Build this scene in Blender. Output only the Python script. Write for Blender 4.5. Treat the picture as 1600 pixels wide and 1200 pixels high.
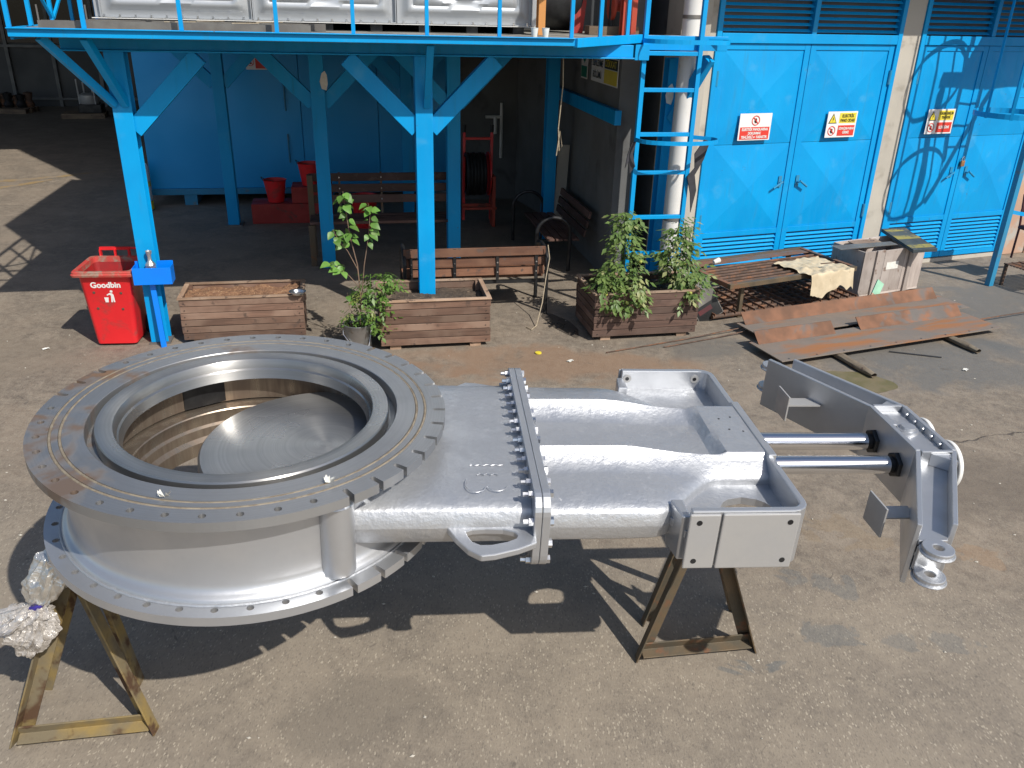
import bpy, math, random
from mathutils import Matrix, Vector, noise
R = math.radians
random.seed(7)
sc = bpy.context.scene
for o in list(bpy.data.objects):
    bpy.data.objects.remove(o)
COL = sc.collection

# ------------------------------------------------------------------ camera
AZ1, AZ2 = R(21.3), R(11.3)            # headings of the door wall and of the steel platform
TH, RO = R(24.64), R(-1.53)
fw = Vector((0, math.cos(TH), -math.sin(TH)))
rr = Vector((1, 0, 0)); dd = Vector((0, -math.sin(TH), -math.cos(TH)))
cr = rr * math.cos(RO) + dd * math.sin(RO)
cd = -rr * math.sin(RO) + dd * math.cos(RO)
cam = bpy.data.cameras.new('camera'); camo = bpy.data.objects.new('camera', cam); COL.objects.link(camo)
m = Matrix.Identity(4)
for i in range(3):
    m[i][0] = cr[i]; m[i][1] = -cd[i]; m[i][2] = -fw[i]
m[2][3] = 3.5
camo.matrix_world = m
cam.sensor_width = 36; cam.lens = 36 * 1300 / 1600
cam.clip_start = .05; cam.clip_end = 1500
sc.camera = camo
sc.render.resolution_x = 1024; sc.render.resolution_y = 768

# ------------------------------------------------------------------ light
U1 = Vector((math.cos(AZ1), math.sin(AZ1), 0)); N1 = Vector((-math.sin(AZ1), math.cos(AZ1), 0))
tosun = (U1 * .37 - N1 * .92 + Vector((0, 0, 1))).normalized()
w = bpy.data.worlds.new('World'); sc.world = w; w.use_nodes = True
nt = w.node_tree; bg = nt.nodes['Background']
sk = nt.nodes.new('ShaderNodeTexSky'); sk.sky_type = 'NISHITA'; sk.sun_disc = False
sk.sun_elevation = math.asin(tosun.z); sk.sun_rotation = math.atan2(tosun.x, tosun.y)
sk.air_density = 1.0; sk.dust_density = 1.5; sk.ozone_density = 1.0
nt.links.new(sk.outputs[0], bg.inputs[0]); bg.inputs[1].default_value = .112
sl = bpy.data.lights.new('sun', 'SUN'); sl.energy = 4.6; sl.angle = R(.53); sl.color = (1, .95, .87)
so = bpy.data.objects.new('sun', sl); COL.objects.link(so)
so.rotation_euler = tosun.to_track_quat('Z', 'Y').to_euler(); so.location = (10, -10, 20)
sc.view_settings.view_transform = 'Standard'; sc.view_settings.look = 'None'
sc.view_settings.exposure = 0.0; sc.view_settings.gamma = 1
sc.render.engine = 'CYCLES'
cy = sc.cycles
cy.max_bounces = 5; cy.diffuse_bounces = 3; cy.glossy_bounces = 3; cy.transmission_bounces = 3; cy.transparent_max_bounces = 4
cy.caustics_reflective = False; cy.caustics_refractive = False; cy.sample_clamp_indirect = 4.

# ------------------------------------------------------------------ materials
MATS = {}
def nodes(name):
    mt = bpy.data.materials.new(name); mt.use_nodes = True
    MATS[name] = mt
    return mt, mt.node_tree.nodes, mt.node_tree.links, mt.node_tree.nodes['Principled BSDF']
def coords(n, l, stretch=(1, 1, 1), rnd=True, src='Object'):
    tc = n.new('ShaderNodeTexCoord'); mp = n.new('ShaderNodeMapping'); mp.inputs['Scale'].default_value = stretch
    l.new(tc.outputs[src], mp.inputs[0])
    if rnd:
        oi = n.new('ShaderNodeObjectInfo'); mu = n.new('ShaderNodeMath'); mu.operation = 'MULTIPLY'; mu.inputs[1].default_value = 37.
        l.new(oi.outputs['Random'], mu.inputs[0]); cb = n.new('ShaderNodeCombineXYZ')
        for i in range(3): l.new(mu.outputs[0], cb.inputs[i])
        l.new(cb.outputs[0], mp.inputs['Location'])
    return mp.outputs[0]
def tnoise(n, l, v, scale, detail=5, rough=.55, dist=0):
    t = n.new('ShaderNodeTexNoise'); t.inputs['Scale'].default_value = scale; t.inputs['Detail'].default_value = min(detail, 3.5)
    t.inputs['Roughness'].default_value = rough; t.inputs['Distortion'].default_value = dist
    l.new(v, t.inputs['Vector']); return t.outputs[0]
def ramp(n, l, f, a, b, lo=0., hi=1.):
    t = n.new('ShaderNodeMapRange'); t.inputs[1].default_value = a; t.inputs[2].default_value = b
    t.inputs[3].default_value = lo; t.inputs[4].default_value = hi; t.interpolation_type = 'SMOOTHSTEP'
    l.new(f, t.inputs[0]); return t.outputs[0]
def mix(n, l, f, a, b, mode='MIX'):
    t = n.new('ShaderNodeMix'); t.data_type = 'RGBA'; t.blend_type = mode
    if isinstance(f, (int, float)): t.inputs[0].default_value = f
    else: l.new(f, t.inputs[0])
    for i, x in ((6, a), (7, b)):
        if isinstance(x, tuple): t.inputs[i].default_value = (*x[:3], 1)
        else: l.new(x, t.inputs[i])
    return t.outputs[2]
def mth(n, l, op, a, b):
    t = n.new('ShaderNodeMath'); t.operation = op
    for i, x in ((0, a), (1, b)):
        if isinstance(x, (int, float)): t.inputs[i].default_value = x
        else: l.new(x, t.inputs[i])
    return t.outputs[0]
def bump(n, l, p, h, s, d=.01, prev=None):
    t = n.new('ShaderNodeBump'); t.inputs['Strength'].default_value = s; t.inputs['Distance'].default_value = d
    l.new(h, t.inputs['Height'])
    if prev is not None: l.new(prev, t.inputs['Normal'])
    l.new(t.outputs[0], p.inputs['Normal']); return t.outputs[0]
def mat(name, c1, c2=None, rough=.5, metal=0., sc1=4., lo=.35, hi=.65, stretch=(1, 1, 1), dirt=None, dsc=3., dlo=.55, dhi=.7,
        bs=0., bsc=60., bd=.004, rv=.12, spec=.5, coat=0., aniso=0., rnd=True, dstretch=None, dmetal=None):
    mt, n, l, p = nodes(name)
    v = coords(n, l, stretch, rnd)
    a = tnoise(n, l, v, sc1, 6)
    c = mix(n, l, ramp(n, l, a, lo, hi), c1, c2 or tuple(x * .8 for x in c1))
    r = ramp(n, l, a, .3, .7, max(.02, rough - rv), min(1, rough + rv))
    if dirt:
        v2 = coords(n, l, dstretch or (1, 1, 1), rnd)
        d = ramp(n, l, tnoise(n, l, v2, dsc, 8, .65, .3), dlo, dhi)
        c = mix(n, l, d, c, dirt)
        r = mth(n, l, 'MAXIMUM', r, mth(n, l, 'MULTIPLY', d, .75))
        if metal and dmetal is not None:
            l.new(mth(n, l, 'SUBTRACT', metal, mth(n, l, 'MULTIPLY', d, metal - dmetal)), p.inputs['Metallic'])
    l.new(c, p.inputs['Base Color']); l.new(r, p.inputs['Roughness'])
    if not (dirt and metal and dmetal is not None): p.inputs['Metallic'].default_value = metal
    p.inputs['Specular IOR Level'].default_value = spec
    p.inputs['Coat Weight'].default_value = coat; p.inputs['Coat Roughness'].default_value = .15
    if bs:
        bump(n, l, p, tnoise(n, l, v, bsc, 4, .6), bs, bd)
    if aniso:
        p.inputs['Anisotropic'].default_value = aniso
        tg = n.new('ShaderNodeTangent'); tg.direction_type = 'RADIAL'; tg.axis = 'Z'; l.new(tg.outputs[0], p.inputs['Tangent'])
    return mt

def make_materials():
    BL, BL2 = (.0, .345, .83), (.0, .315, .77)
    mt, n, l, p = nodes('blue')
    v = coords(n, l, rnd=False); a = tnoise(n, l, v, 1.3, 4); dr_ = tnoise(n, l, coords(n, l, (9, 9, .7), False), 1.6, 4, .6); ch = tnoise(n, l, v, 21, 4, .7); sm_ = tnoise(n, l, v, 3.1, 4)
    c = mix(n, l, ramp(n, l, a, .35, .65), (.0, .335, .73), (.0, .295, .67))
    c = mix(n, l, ramp(n, l, dr_, .56, .78, 0, .38), c, (.03, .21, .36))
    c = mix(n, l, ramp(n, l, sm_, .60, .78, 0, .35), c, (.10, .40, .66))
    c = mix(n, l, mth(n, l, 'MULTIPLY', ramp(n, l, ch, .70, .73), ramp(n, l, sm_, .5, .6)), c, (.085, .055, .04))
    l.new(c, p.inputs['Base Color']); l.new(ramp(n, l, dr_, .3, .7, .38, .58), p.inputs['Roughness']); p.inputs['Specular IOR Level'].default_value = .3
    bump(n, l, p, tnoise(n, l, v, 7, 3), .10, .01)
    mat('blue_worn', (.02, .25, .46), (.04, .22, .38), .5, sc1=2., dirt=(.13, .16, .17), dsc=4, dlo=.58, dhi=.72, bs=.1, bsc=40)
    mat('blue_bright', (.0, .22, .90), (.0, .19, .82), .4, sc1=2., coat=.2)
    mat('blue_cabin', (.001, .37, .82), (.001, .33, .75), .45, sc1=.8, dirt=(.16, .27, .33), dsc=1.2, dlo=.62, dhi=.75)
    mat('silver', (.61, .625, .65), (.54, .555, .58), .40, .78, sc1=3.5, bs=.10, bsc=9, bd=.01, rv=.06)
    mat('silver_cast', (.585, .60, .625), (.49, .505, .53), .45, .70, sc1=6., bs=.55, bsc=30, bd=.007, rv=.10, dirt=(.64, .645, .66), dsc=20, dlo=.55, dhi=.8)
    mat('silver_flat', (.52, .515, .505), (.46, .455, .45), .5, .45, sc1=4., bs=.10, bsc=120, bd=.003)
    def turned(name, c1, c2, rough, metal, aniso, rust=None):
        mt, n, l, p = nodes(name)
        v = coords(n, l, rnd=False); sx = n.new('ShaderNodeSeparateXYZ'); l.new(v, sx.inputs[0])
        rad = mth(n, l, 'SQRT', mth(n, l, 'ADD', mth(n, l, 'MULTIPLY', sx.outputs[0], sx.outputs[0]), mth(n, l, 'MULTIPLY', sx.outputs[1], sx.outputs[1])), 0)
        cb = n.new('ShaderNodeCombineXYZ'); l.new(rad, cb.inputs[0])
        tn = n.new('ShaderNodeTexNoise'); tn.inputs['Scale'].default_value = 55; tn.inputs['Detail'].default_value = 3; tn.inputs['Roughness'].default_value = .8; l.new(cb.outputs[0], tn.inputs['Vector'])
        cloud = tnoise(n, l, v, 2.6, 4)
        c = mix(n, l, ramp(n, l, tn.outputs[0], .3, .7), c1, c2); c = mix(n, l, ramp(n, l, cloud, .4, .7, 0, .5), c, tuple(x * .72 for x in c1))
        me = metal
        if rust:
            f = mth(n, l, 'ADD', tnoise(n, l, v, 2.3, 5, .65, .4), mth(n, l, 'MULTIPLY', sx.outputs[0], -.10))
            k = ramp(n, l, f, .58, .74); c = mix(n, l, k, c, rust); c = mix(n, l, mth(n, l, 'MULTIPLY', k, ramp(n, l, tnoise(n, l, v, 7, 4), .5, .62)), c, (.225, .135, .08))
            l.new(mth(n, l, 'SUBTRACT', metal, mth(n, l, 'MULTIPLY', k, metal - .15)), p.inputs['Metallic'])
        else: p.inputs['Metallic'].default_value = metal
        l.new(c, p.inputs['Base Color']); l.new(ramp(n, l, cloud, .3, .7, rough - .05, rough + .07), p.inputs['Roughness'])
        p.inputs['Anisotropic'].default_value = aniso; p.inputs['Anisotropic Rotation'].default_value = .25
        tg = n.new('ShaderNodeTangent'); tg.direction_type = 'RADIAL'; tg.axis = 'Z'; l.new(tg.outputs[0], p.inputs['Tangent'])
        bump(n, l, p, tn.outputs[0], .12, .002)
    turned('steel_turned', (.47, .465, .455), (.38, .375, .365), .30, .88, .8)
    turned('steel_face', (.44, .445, .45), (.36, .365, .37), .40, .76, .55, rust=(.165, .12, .092))
    mat('bronze_wall', (.34, .285, .225), (.24, .19, .15), .36, .75, sc1=5, stretch=(4, 4, .5), bs=.05, bsc=20)
    mat('chrome', (.78, .78, .80), (.70, .70, .72), .14, 1., sc1=3, rv=.04)
    mat('black_rubber', (.012, .013, .015), None, .55, sc1=8)
    mat('dark_steel', (.05, .052, .055), (.03, .03, .032), .42, .6, sc1=8)
    mat('zinc', (.72, .73, .75), (.60, .61, .63), .25, .95, sc1=20)
    mat('brass', (.62, .42, .16), (.5, .33, .12), .3, .95, sc1=20)
    mat('gasket', (.27, .23, .17), (.18, .145, .105), .8, sc1=20, bs=.4, bsc=90)
    mat('trestle_brown', (.15, .105, .06), (.10, .085, .06), .6, .25, sc1=5, dirt=(.20, .09, .045), dsc=6, dlo=.55, dhi=.68, bs=.2, bsc=60)
    mat('trestle', (.33, .235, .085), (.20, .165, .105), .6, .25, sc1=5, dirt=(.10, .055, .03), dsc=6, dlo=.5, dhi=.65, bs=.2, bsc=60)
    mat('rust', (.235, .11, .06), (.155, .085, .055), .85, .1, sc1=3.5, dirt=(.135, .12, .11), dsc=2.2, dlo=.50, dhi=.62, bs=.3, bsc=70)
    mat('rust_plate', (.25, .20, .16), (.205, .175, .15), .7, .2, sc1=2.5, dirt=(.35, .155, .065), dsc=1.6, dlo=.50, dhi=.66, bs=.2, bsc=60, dstretch=(.5, 2.2, 1))
    mat('rust_bar', (.14, .085, .06), (.09, .06, .045), .75, .2, sc1=8, dirt=(.22, .10, .05), dsc=5, dlo=.5, dhi=.65, bs=.3, bsc=80)
    mat('olive_steel', (.12, .095, .065), (.16, .115, .07), .65, .3, sc1=5, dirt=(.22, .10, .05), dsc=5, dlo=.58, dhi=.7)
    mat('grey_steel', (.22, .21, .19), (.16, .15, .14), .6, .4, sc1=5, bs=.1)
    mat('red', (.78, .024, .03), (.70, .018, .024), .42, sc1=1.6, dirt=(.40, .05, .045), dsc=5, dlo=.5, dhi=.75, bs=.12, bsc=80)
    mat('red_inner', (.42, .02, .022), (.30, .018, .02), .6, sc1=4, dirt=(.16, .06, .05), dsc=6, dlo=.52, dhi=.7, dstretch=(2, 2, .5))
    mat('red_rim', (.55, .05, .045), (.36, .10, .07), .6, sc1=8, dirt=(.30, .22, .17), dsc=8, dlo=.5, dhi=.65)
    mat('red_old', (.40, .035, .028), (.32, .03, .024), .65, sc1=4, dirt=(.14, .05, .04), dsc=5, dlo=.55, dhi=.7)
    mat('orange_red', (.50, .075, .04), (.42, .055, .03), .5, sc1=3, dirt=(.2, .06, .04), dsc=4, dlo=.58, dhi=.7)
    mat('orange', (.60, .27, .08), (.5, .2, .06), .6, sc1=3)
    mat('white_paint', (.80, .80, .78), (.74, .74, .72), .5, sc1=8)
    mat('white_pipe', (.74, .73, .70), (.66, .65, .62), .4, sc1=2, dirt=(.42, .38, .33), dsc=2.5, dlo=.6, dhi=.78)
    mat('paper', (.78, .77, .72), (.70, .69, .63), .8, sc1=20)
    mat('plaster', (.50, .465, .40), (.44, .41, .355), .85, sc1=1.5, dirt=(.33, .30, .25), dsc=3, dlo=.56, dhi=.75, bs=.3, bsc=40)
    mat('plaster_pink', (.52, .33, .22), (.45, .29, .21), .85, sc1=1.5, dirt=(.42, .40, .36), dsc=2, dlo=.5, dhi=.65, bs=.3, bsc=40)
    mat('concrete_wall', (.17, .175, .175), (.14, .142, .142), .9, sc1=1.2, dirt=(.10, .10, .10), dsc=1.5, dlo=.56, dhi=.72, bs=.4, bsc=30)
    mat('soil_red', (.30, .165, .09), (.20, .105, .06), .95, sc1=25, dirt=(.42, .27, .16), dsc=30, dlo=.58, dhi=.66, bs=1., bsc=60, bd=.02)
    mat('soil_dark', (.10, .075, .055), (.065, .05, .038), .95, sc1=20, dirt=(.26, .19, .13), dsc=9, dlo=.58, dhi=.7, bs=1., bsc=55, bd=.02)
    mat('sky_metal', (.52, .545, .57), (.46, .485, .515), .4, .45, sc1=1.2, dirt=(.62, .63, .64), dsc=3, dlo=.6, dhi=.8, bs=.1, bsc=8)
    mat('deck_plate', (.30, .29, .26), (.24, .23, .2), .8, sc1=2, dirt=(.16, .13, .1), dsc=4, dlo=.55, dhi=.7)
    mat('sign_white', (.82, .82, .80), None, .4, sc1=3, lo=.2, hi=1.8)
    mat('sign_red', (.70, .05, .035), None, .4, sc1=3, lo=.2, hi=1.8)
    mat('sign_yellow', (.80, .66, .06), None, .4, sc1=3, lo=.2, hi=1.8)
    mat('sign_green', (.02, .22, .14), None, .4, sc1=3, lo=.2, hi=1.8)
    mat('sign_black', (.015, .015, .015), None, .4, sc1=3, lo=.2, hi=1.8)
    mat('canvas', (.62, .52, .36), (.52, .43, .29), .9, sc1=6, dirt=(.30, .22, .14), dsc=9, dlo=.62, dhi=.75, bs=.5, bsc=40)
    mat('zinc_pot', (.34, .35, .35), (.24, .25, .25), .4, .7, sc1=6, dirt=(.2, .17, .13), dsc=7, dlo=.55, dhi=.7)
    mat('bark', (.24, .16, .11), (.17, .115, .08), .8, sc1=12)
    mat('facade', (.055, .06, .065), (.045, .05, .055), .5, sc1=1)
    mat('mullion', (.16, .165, .165), None, .5, sc1=3)
    mat('glass_dark', (.012, .016, .02), None, .12, sc1=.5, rv=.02)
    mat('padlock', (.45, .22, .10), (.3, .15, .07), .5, .5, sc1=20)
    mat('rag_black', (.03, .03, .035), (.05, .05, .06), .8, sc1=12)
    mat('rope', (.45, .38, .28), (.35, .29, .2), .9, sc1=40)
    mat('mint', (.30, .55, .38), (.25, .47, .33), .6, sc1=8)
    mat('maroon', (.10, .02, .022), (.07, .015, .018), .5, sc1=6)
    mat('purple', (.05, .035, .30), None, .5, sc1=10)
    # wood
    def wood(name, c1, c2, c3, ax=0, dirt=(.10, .065, .05), dl=.58):
        mt, n, l, p = nodes(name)
        s = [7., 7., 7.]; s[ax] = .5
        v = coords(n, l, tuple(s)); g = tnoise(n, l, v, 3.2, 9, .66, 1.1)
        v2 = coords(n, l, (1, 1, 1)); b = tnoise(n, l, v2, 2.2, 4)
        c = mix(n, l, ramp(n, l, g, .36, .62), c1, c2); c = mix(n, l, ramp(n, l, b, .42, .66), c, c3)
        oi = n.new('ShaderNodeObjectInfo'); hsv = n.new('ShaderNodeHueSaturation')
        l.new(ramp(n, l, oi.outputs['Random'], 0, 1, .70, 1.28), hsv.inputs['Value']); l.new(c, hsv.inputs['Color'])
        k = ramp(n, l, tnoise(n, l, v2, 9, 6, .6), dl, dl + .1)
        l.new(mix(n, l, k, hsv.outputs[0], dirt), p.inputs['Base Color'])
        p.inputs['Roughness'].default_value = .75
        bump(n, l, p, g, .45, .004)
        return mt
    wood('wood_planter', (.18, .105, .073), (.125, .073, .052), (.225, .15, .11))
    wood('wood_planter_dark', (.125, .074, .056), (.088, .053, .042), (.16, .105, .083))
    wood('wood_cap', (.33, .22, .15), (.27, .175, .115), (.40, .29, .21))
    wood('wood_bench', (.20, .09, .05), (.14, .062, .036), (.24, .12, .07))
    wood('wood_bench_dark', (.105, .055, .042), (.075, .042, .034), (.13, .075, .06))
    wood('wood_grey', (.43, .37, .33), (.35, .295, .265), (.50, .44, .40), ax=2, dirt=(.20, .14, .11), dl=.62)
    wood('wood_batten', (.20, .16, .115), (.13, .10, .07), (.25, .21, .15), ax=1)
    wood('wood_pallet', (.17, .12, .08), (.12, .085, .06), (.2, .15, .1))
    wood('plank_painted', (.065, .085, .095), (.05, .065, .075), (.09, .11, .11), ax=1, dirt=(.13, .12, .10), dl=.58)
    mat('stripe_yellow', (.33, .28, .07), (.22, .20, .08), .7, sc1=6, dirt=(.09, .10, .10), dsc=9, dlo=.5, dhi=.6)
    # leaves
    def leaf(name, c1, c2, c3):
        mt, n, l, p = nodes(name)
        v = coords(n, l); a = tnoise(n, l, v, 9, 2); oi = n.new('ShaderNodeObjectInfo')
        c = mix(n, l, ramp(n, l, a, .35, .65), c1, c2); c = mix(n, l, ramp(n, l, tnoise(n, l, v, 5, 1), .58, .7), c, c3)
        hs = n.new('ShaderNodeHueSaturation'); l.new(ramp(n, l, oi.outputs['Random'], 0, 1, .75, 1.3), hs.inputs['Value']); l.new(c, hs.inputs['Color'])
        l.new(hs.outputs[0], p.inputs['Base Color']); p.inputs['Roughness'].default_value = .45
        tr = n.new('ShaderNodeBsdfTranslucent'); l.new(hs.outputs[0], tr.inputs[0])
        ms = n.new('ShaderNodeMixShader'); ms.inputs[0].default_value = .3
        l.new(p.outputs[0], ms.inputs[1]); l.new(tr.outputs[0], ms.inputs[2]); l.new(ms.outputs[0], n['Material Output'].inputs[0])
    leaf('leaf', (.12, .27, .05), (.17, .33, .07), (.26, .40, .13))
    leaf('leaf_tomato', (.12, .205, .055), (.205, .29, .085), (.40, .42, .19))
    leaf('leaf_lime', (.12, .24, .04), (.19, .33, .07), (.34, .40, .12))
    mat('tomato', (.32, .42, .10), (.45, .40, .08), .3, sc1=3)
    # foil and plastic wrap
    mt, n, l, p = nodes('foil'); p.inputs['Base Color'].default_value = (.72, .70, .66, 1); p.inputs['Metallic'].default_value = .85; p.inputs['Roughness'].default_value = .28
    v = coords(n, l); b0 = bump(n, l, p, tnoise(n, l, v, 34, 4, .6, 1.5), .5, .012)
    mt, n, l, p = nodes('wrap'); p.inputs['Roughness'].default_value = .22
    v = coords(n, l); a = tnoise(n, l, v, 14, 5, .6, 1.)
    l.new(mix(n, l, ramp(n, l, a, .35, .65), (.72, .68, .64), (.50, .46, .42)), p.inputs['Base Color']); p.inputs['Metallic'].default_value = .15
    p.inputs['Transmission Weight'].default_value = .35
    bump(n, l, p, tnoise(n, l, v, 20, 4, .6, 2.), .8, .02)
    # ground: worn yard concrete, chippings near the camera, browner trodden slab further out, spills and oil
    mt, n, l, p = nodes('ground')
    v = coords(n, l, rnd=False); sx = n.new('ShaderNodeSeparateXYZ'); l.new(v, sx.inputs[0])
    big = tnoise(n, l, v, .45, 3, .5); mid = tnoise(n, l, v, 1.3, 5, .62, .4); fine = tnoise(n, l, v, 11, 5, .7); mid2 = tnoise(n, l, v, 3.7, 5, .65, .6)
    zone = ramp(n, l, mth(n, l, 'ADD', sx.outputs[1], mth(n, l, 'ADD', mth(n, l, 'MULTIPLY', big, 2.4), mth(n, l, 'MULTIPLY', sx.outputs[0], .12))), 5.3, 6.6)
    near = mix(n, l, ramp(n, l, mid, .36, .64), (.262, .220, .171), (.188, .159, .127))
    near = mix(n, l, ramp(n, l, mid2, .52, .75, 0, .55), near, (.160, .136, .11))
    far = mix(n, l, ramp(n, l, mid, .36, .62), (.215, .170, .128), (.140, .113, .088))
    far = mix(n, l, ramp(n, l, mid2, .50, .72, 0, .8), far, (.265, .215, .165))
    c = mix(n, l, zone, near, far)
    c = mix(n, l, ramp(n, l, fine, .30, .72, 0, .5), c, (.31, .265, .205))
    # chippings
    mp2 = n.new('ShaderNodeMapping'); mp2.inputs['Rotation'].default_value = (0, 0, .6); mp2.inputs['Scale'].default_value = (1, .45, 1); l.new(v, mp2.inputs[0])
    sp = n.new('ShaderNodeTexVoronoi'); sp.inputs['Scale'].default_value = 150; l.new(mp2.outputs[0], sp.inputs['Vector'])
    rnd_c = n.new('ShaderNodeSeparateColor'); l.new(sp.outputs['Color'], rnd_c.inputs[0])
    chip = mth(n, l, 'MULTIPLY', ramp(n, l, rnd_c.outputs[2], .93, .97), mth(n, l, 'SUBTRACT', 1., mth(n, l, 'MULTIPLY', zone, .75)))
    chip = mth(n, l, 'MULTIPLY', chip, ramp(n, l, mid2, .35, .6, .25, 1))
    c = mix(n, l, ramp(n, l, rnd_c.outputs[0], 0, 1, 0, .22), c, (.35, .30, .24))
    c = mix(n, l, ramp(n, l, rnd_c.outputs[1], .82, .98, 0, .35), c, (.10, .088, .075))
    c = mix(n, l, mth(n, l, 'MULTIPLY', chip, .6), c, (.50, .44, .345))
    def spot(c, x, y, rx, ry, col, k, sc_=0):
        dx = mth(n, l, 'DIVIDE', mth(n, l, 'SUBTRACT', sx.outputs[0], x), rx); dy = mth(n, l, 'DIVIDE', mth(n, l, 'SUBTRACT', sx.outputs[1], y), ry)
        d = mth(n, l, 'ADD', mth(n, l, 'MULTIPLY', dx, dx), mth(n, l, 'MULTIPLY', dy, dy))
        f = mth(n, l, 'ADD', d, mth(n, l, 'MULTIPLY', mth(n, l, 'SUBTRACT', mid2 if sc_ else mid, .5), 6.5 if sc_ else 4.6))
        return mix(n, l, mth(n, l, 'MULTIPLY', ramp(n, l, f, .75, .3) if sc_ else ramp(n, l, f, 1.1, .1), k), c, col)
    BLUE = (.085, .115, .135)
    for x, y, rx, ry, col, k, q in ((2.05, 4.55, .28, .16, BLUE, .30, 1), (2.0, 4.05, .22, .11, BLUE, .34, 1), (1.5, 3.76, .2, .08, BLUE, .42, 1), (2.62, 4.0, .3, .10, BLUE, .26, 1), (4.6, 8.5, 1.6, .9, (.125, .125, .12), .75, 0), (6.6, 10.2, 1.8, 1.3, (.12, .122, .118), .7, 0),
                                    (.4, 8.2, 1.7, .55, (.25, .155, .095), .65, 0), (-1.4, 7.95, 1.0, .4, (.235, .145, .09), .6, 0), (2.5, 5.2, .4, .25, (.28, .20, .11), .25, 1), (3.4, 4.9, .2, .14, (.32, .19, .095), .3, 1),
                                    (-5.2, 7.9, 1.2, .9, (.20, .165, .125), .5, 0), (3.9, 5.9, .9, .6, (.12, .098, .078), .55, 0), (-.7, 3.3, .5, .3, (.14, .122, .1), .45, 0), (2.1, 8.75, .9, .4, (.11, .108, .10), .6, 0)):
        c = spot(c, x, y, rx, ry, col, k, q)
    pb = ramp(n, l, tnoise(n, l, v, 5.2, 3, .6, .8), .68, .73); c = mix(n, l, mth(n, l, 'MULTIPLY', pb, .55), c, (.095, .082, .07))
    # one ragged joint between old and new concrete, right of the valve
    jl = mth(n, l, 'SUBTRACT', mth(n, l, 'SUBTRACT', sx.outputs[1], mth(n, l, 'MULTIPLY', sx.outputs[0], .30)), 5.45)
    jl = mth(n, l, 'ABSOLUTE', mth(n, l, 'ADD', jl, mth(n, l, 'MULTIPLY', mth(n, l, 'SUBTRACT', mid2, .5), .30)), 0)
    jm = mth(n, l, 'MULTIPLY', ramp(n, l, jl, .004, .022, 1, 0), mth(n, l, 'MULTIPLY', ramp(n, l, mid, .38, .52), ramp(n, l, sx.outputs[0], 2.9, 3.6)))
    c = mix(n, l, mth(n, l, 'MULTIPLY', jm, .8), c, (.055, .045, .038))
    l.new(c, p.inputs['Base Color'])
    l.new(ramp(n, l, fine, .3, .7, .72, .95), p.inputs['Roughness'])
    h = mth(n, l, 'ADD', mth(n, l, 'MULTIPLY', rnd_c.outputs[0], .35), fine)
    bump(n, l, p, mth(n, l, 'SUBTRACT', h, mth(n, l, 'MULTIPLY', jm, 1.5)), .5, .006)
    mat('stain', (.075, .062, .05), (.10, .085, .07), .35, sc1=8, bs=.2, bsc=60)
    mat('stain_olive', (.13, .115, .05), (.17, .14, .08), .8, sc1=6, bs=.3, bsc=60)
make_materials()

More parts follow.
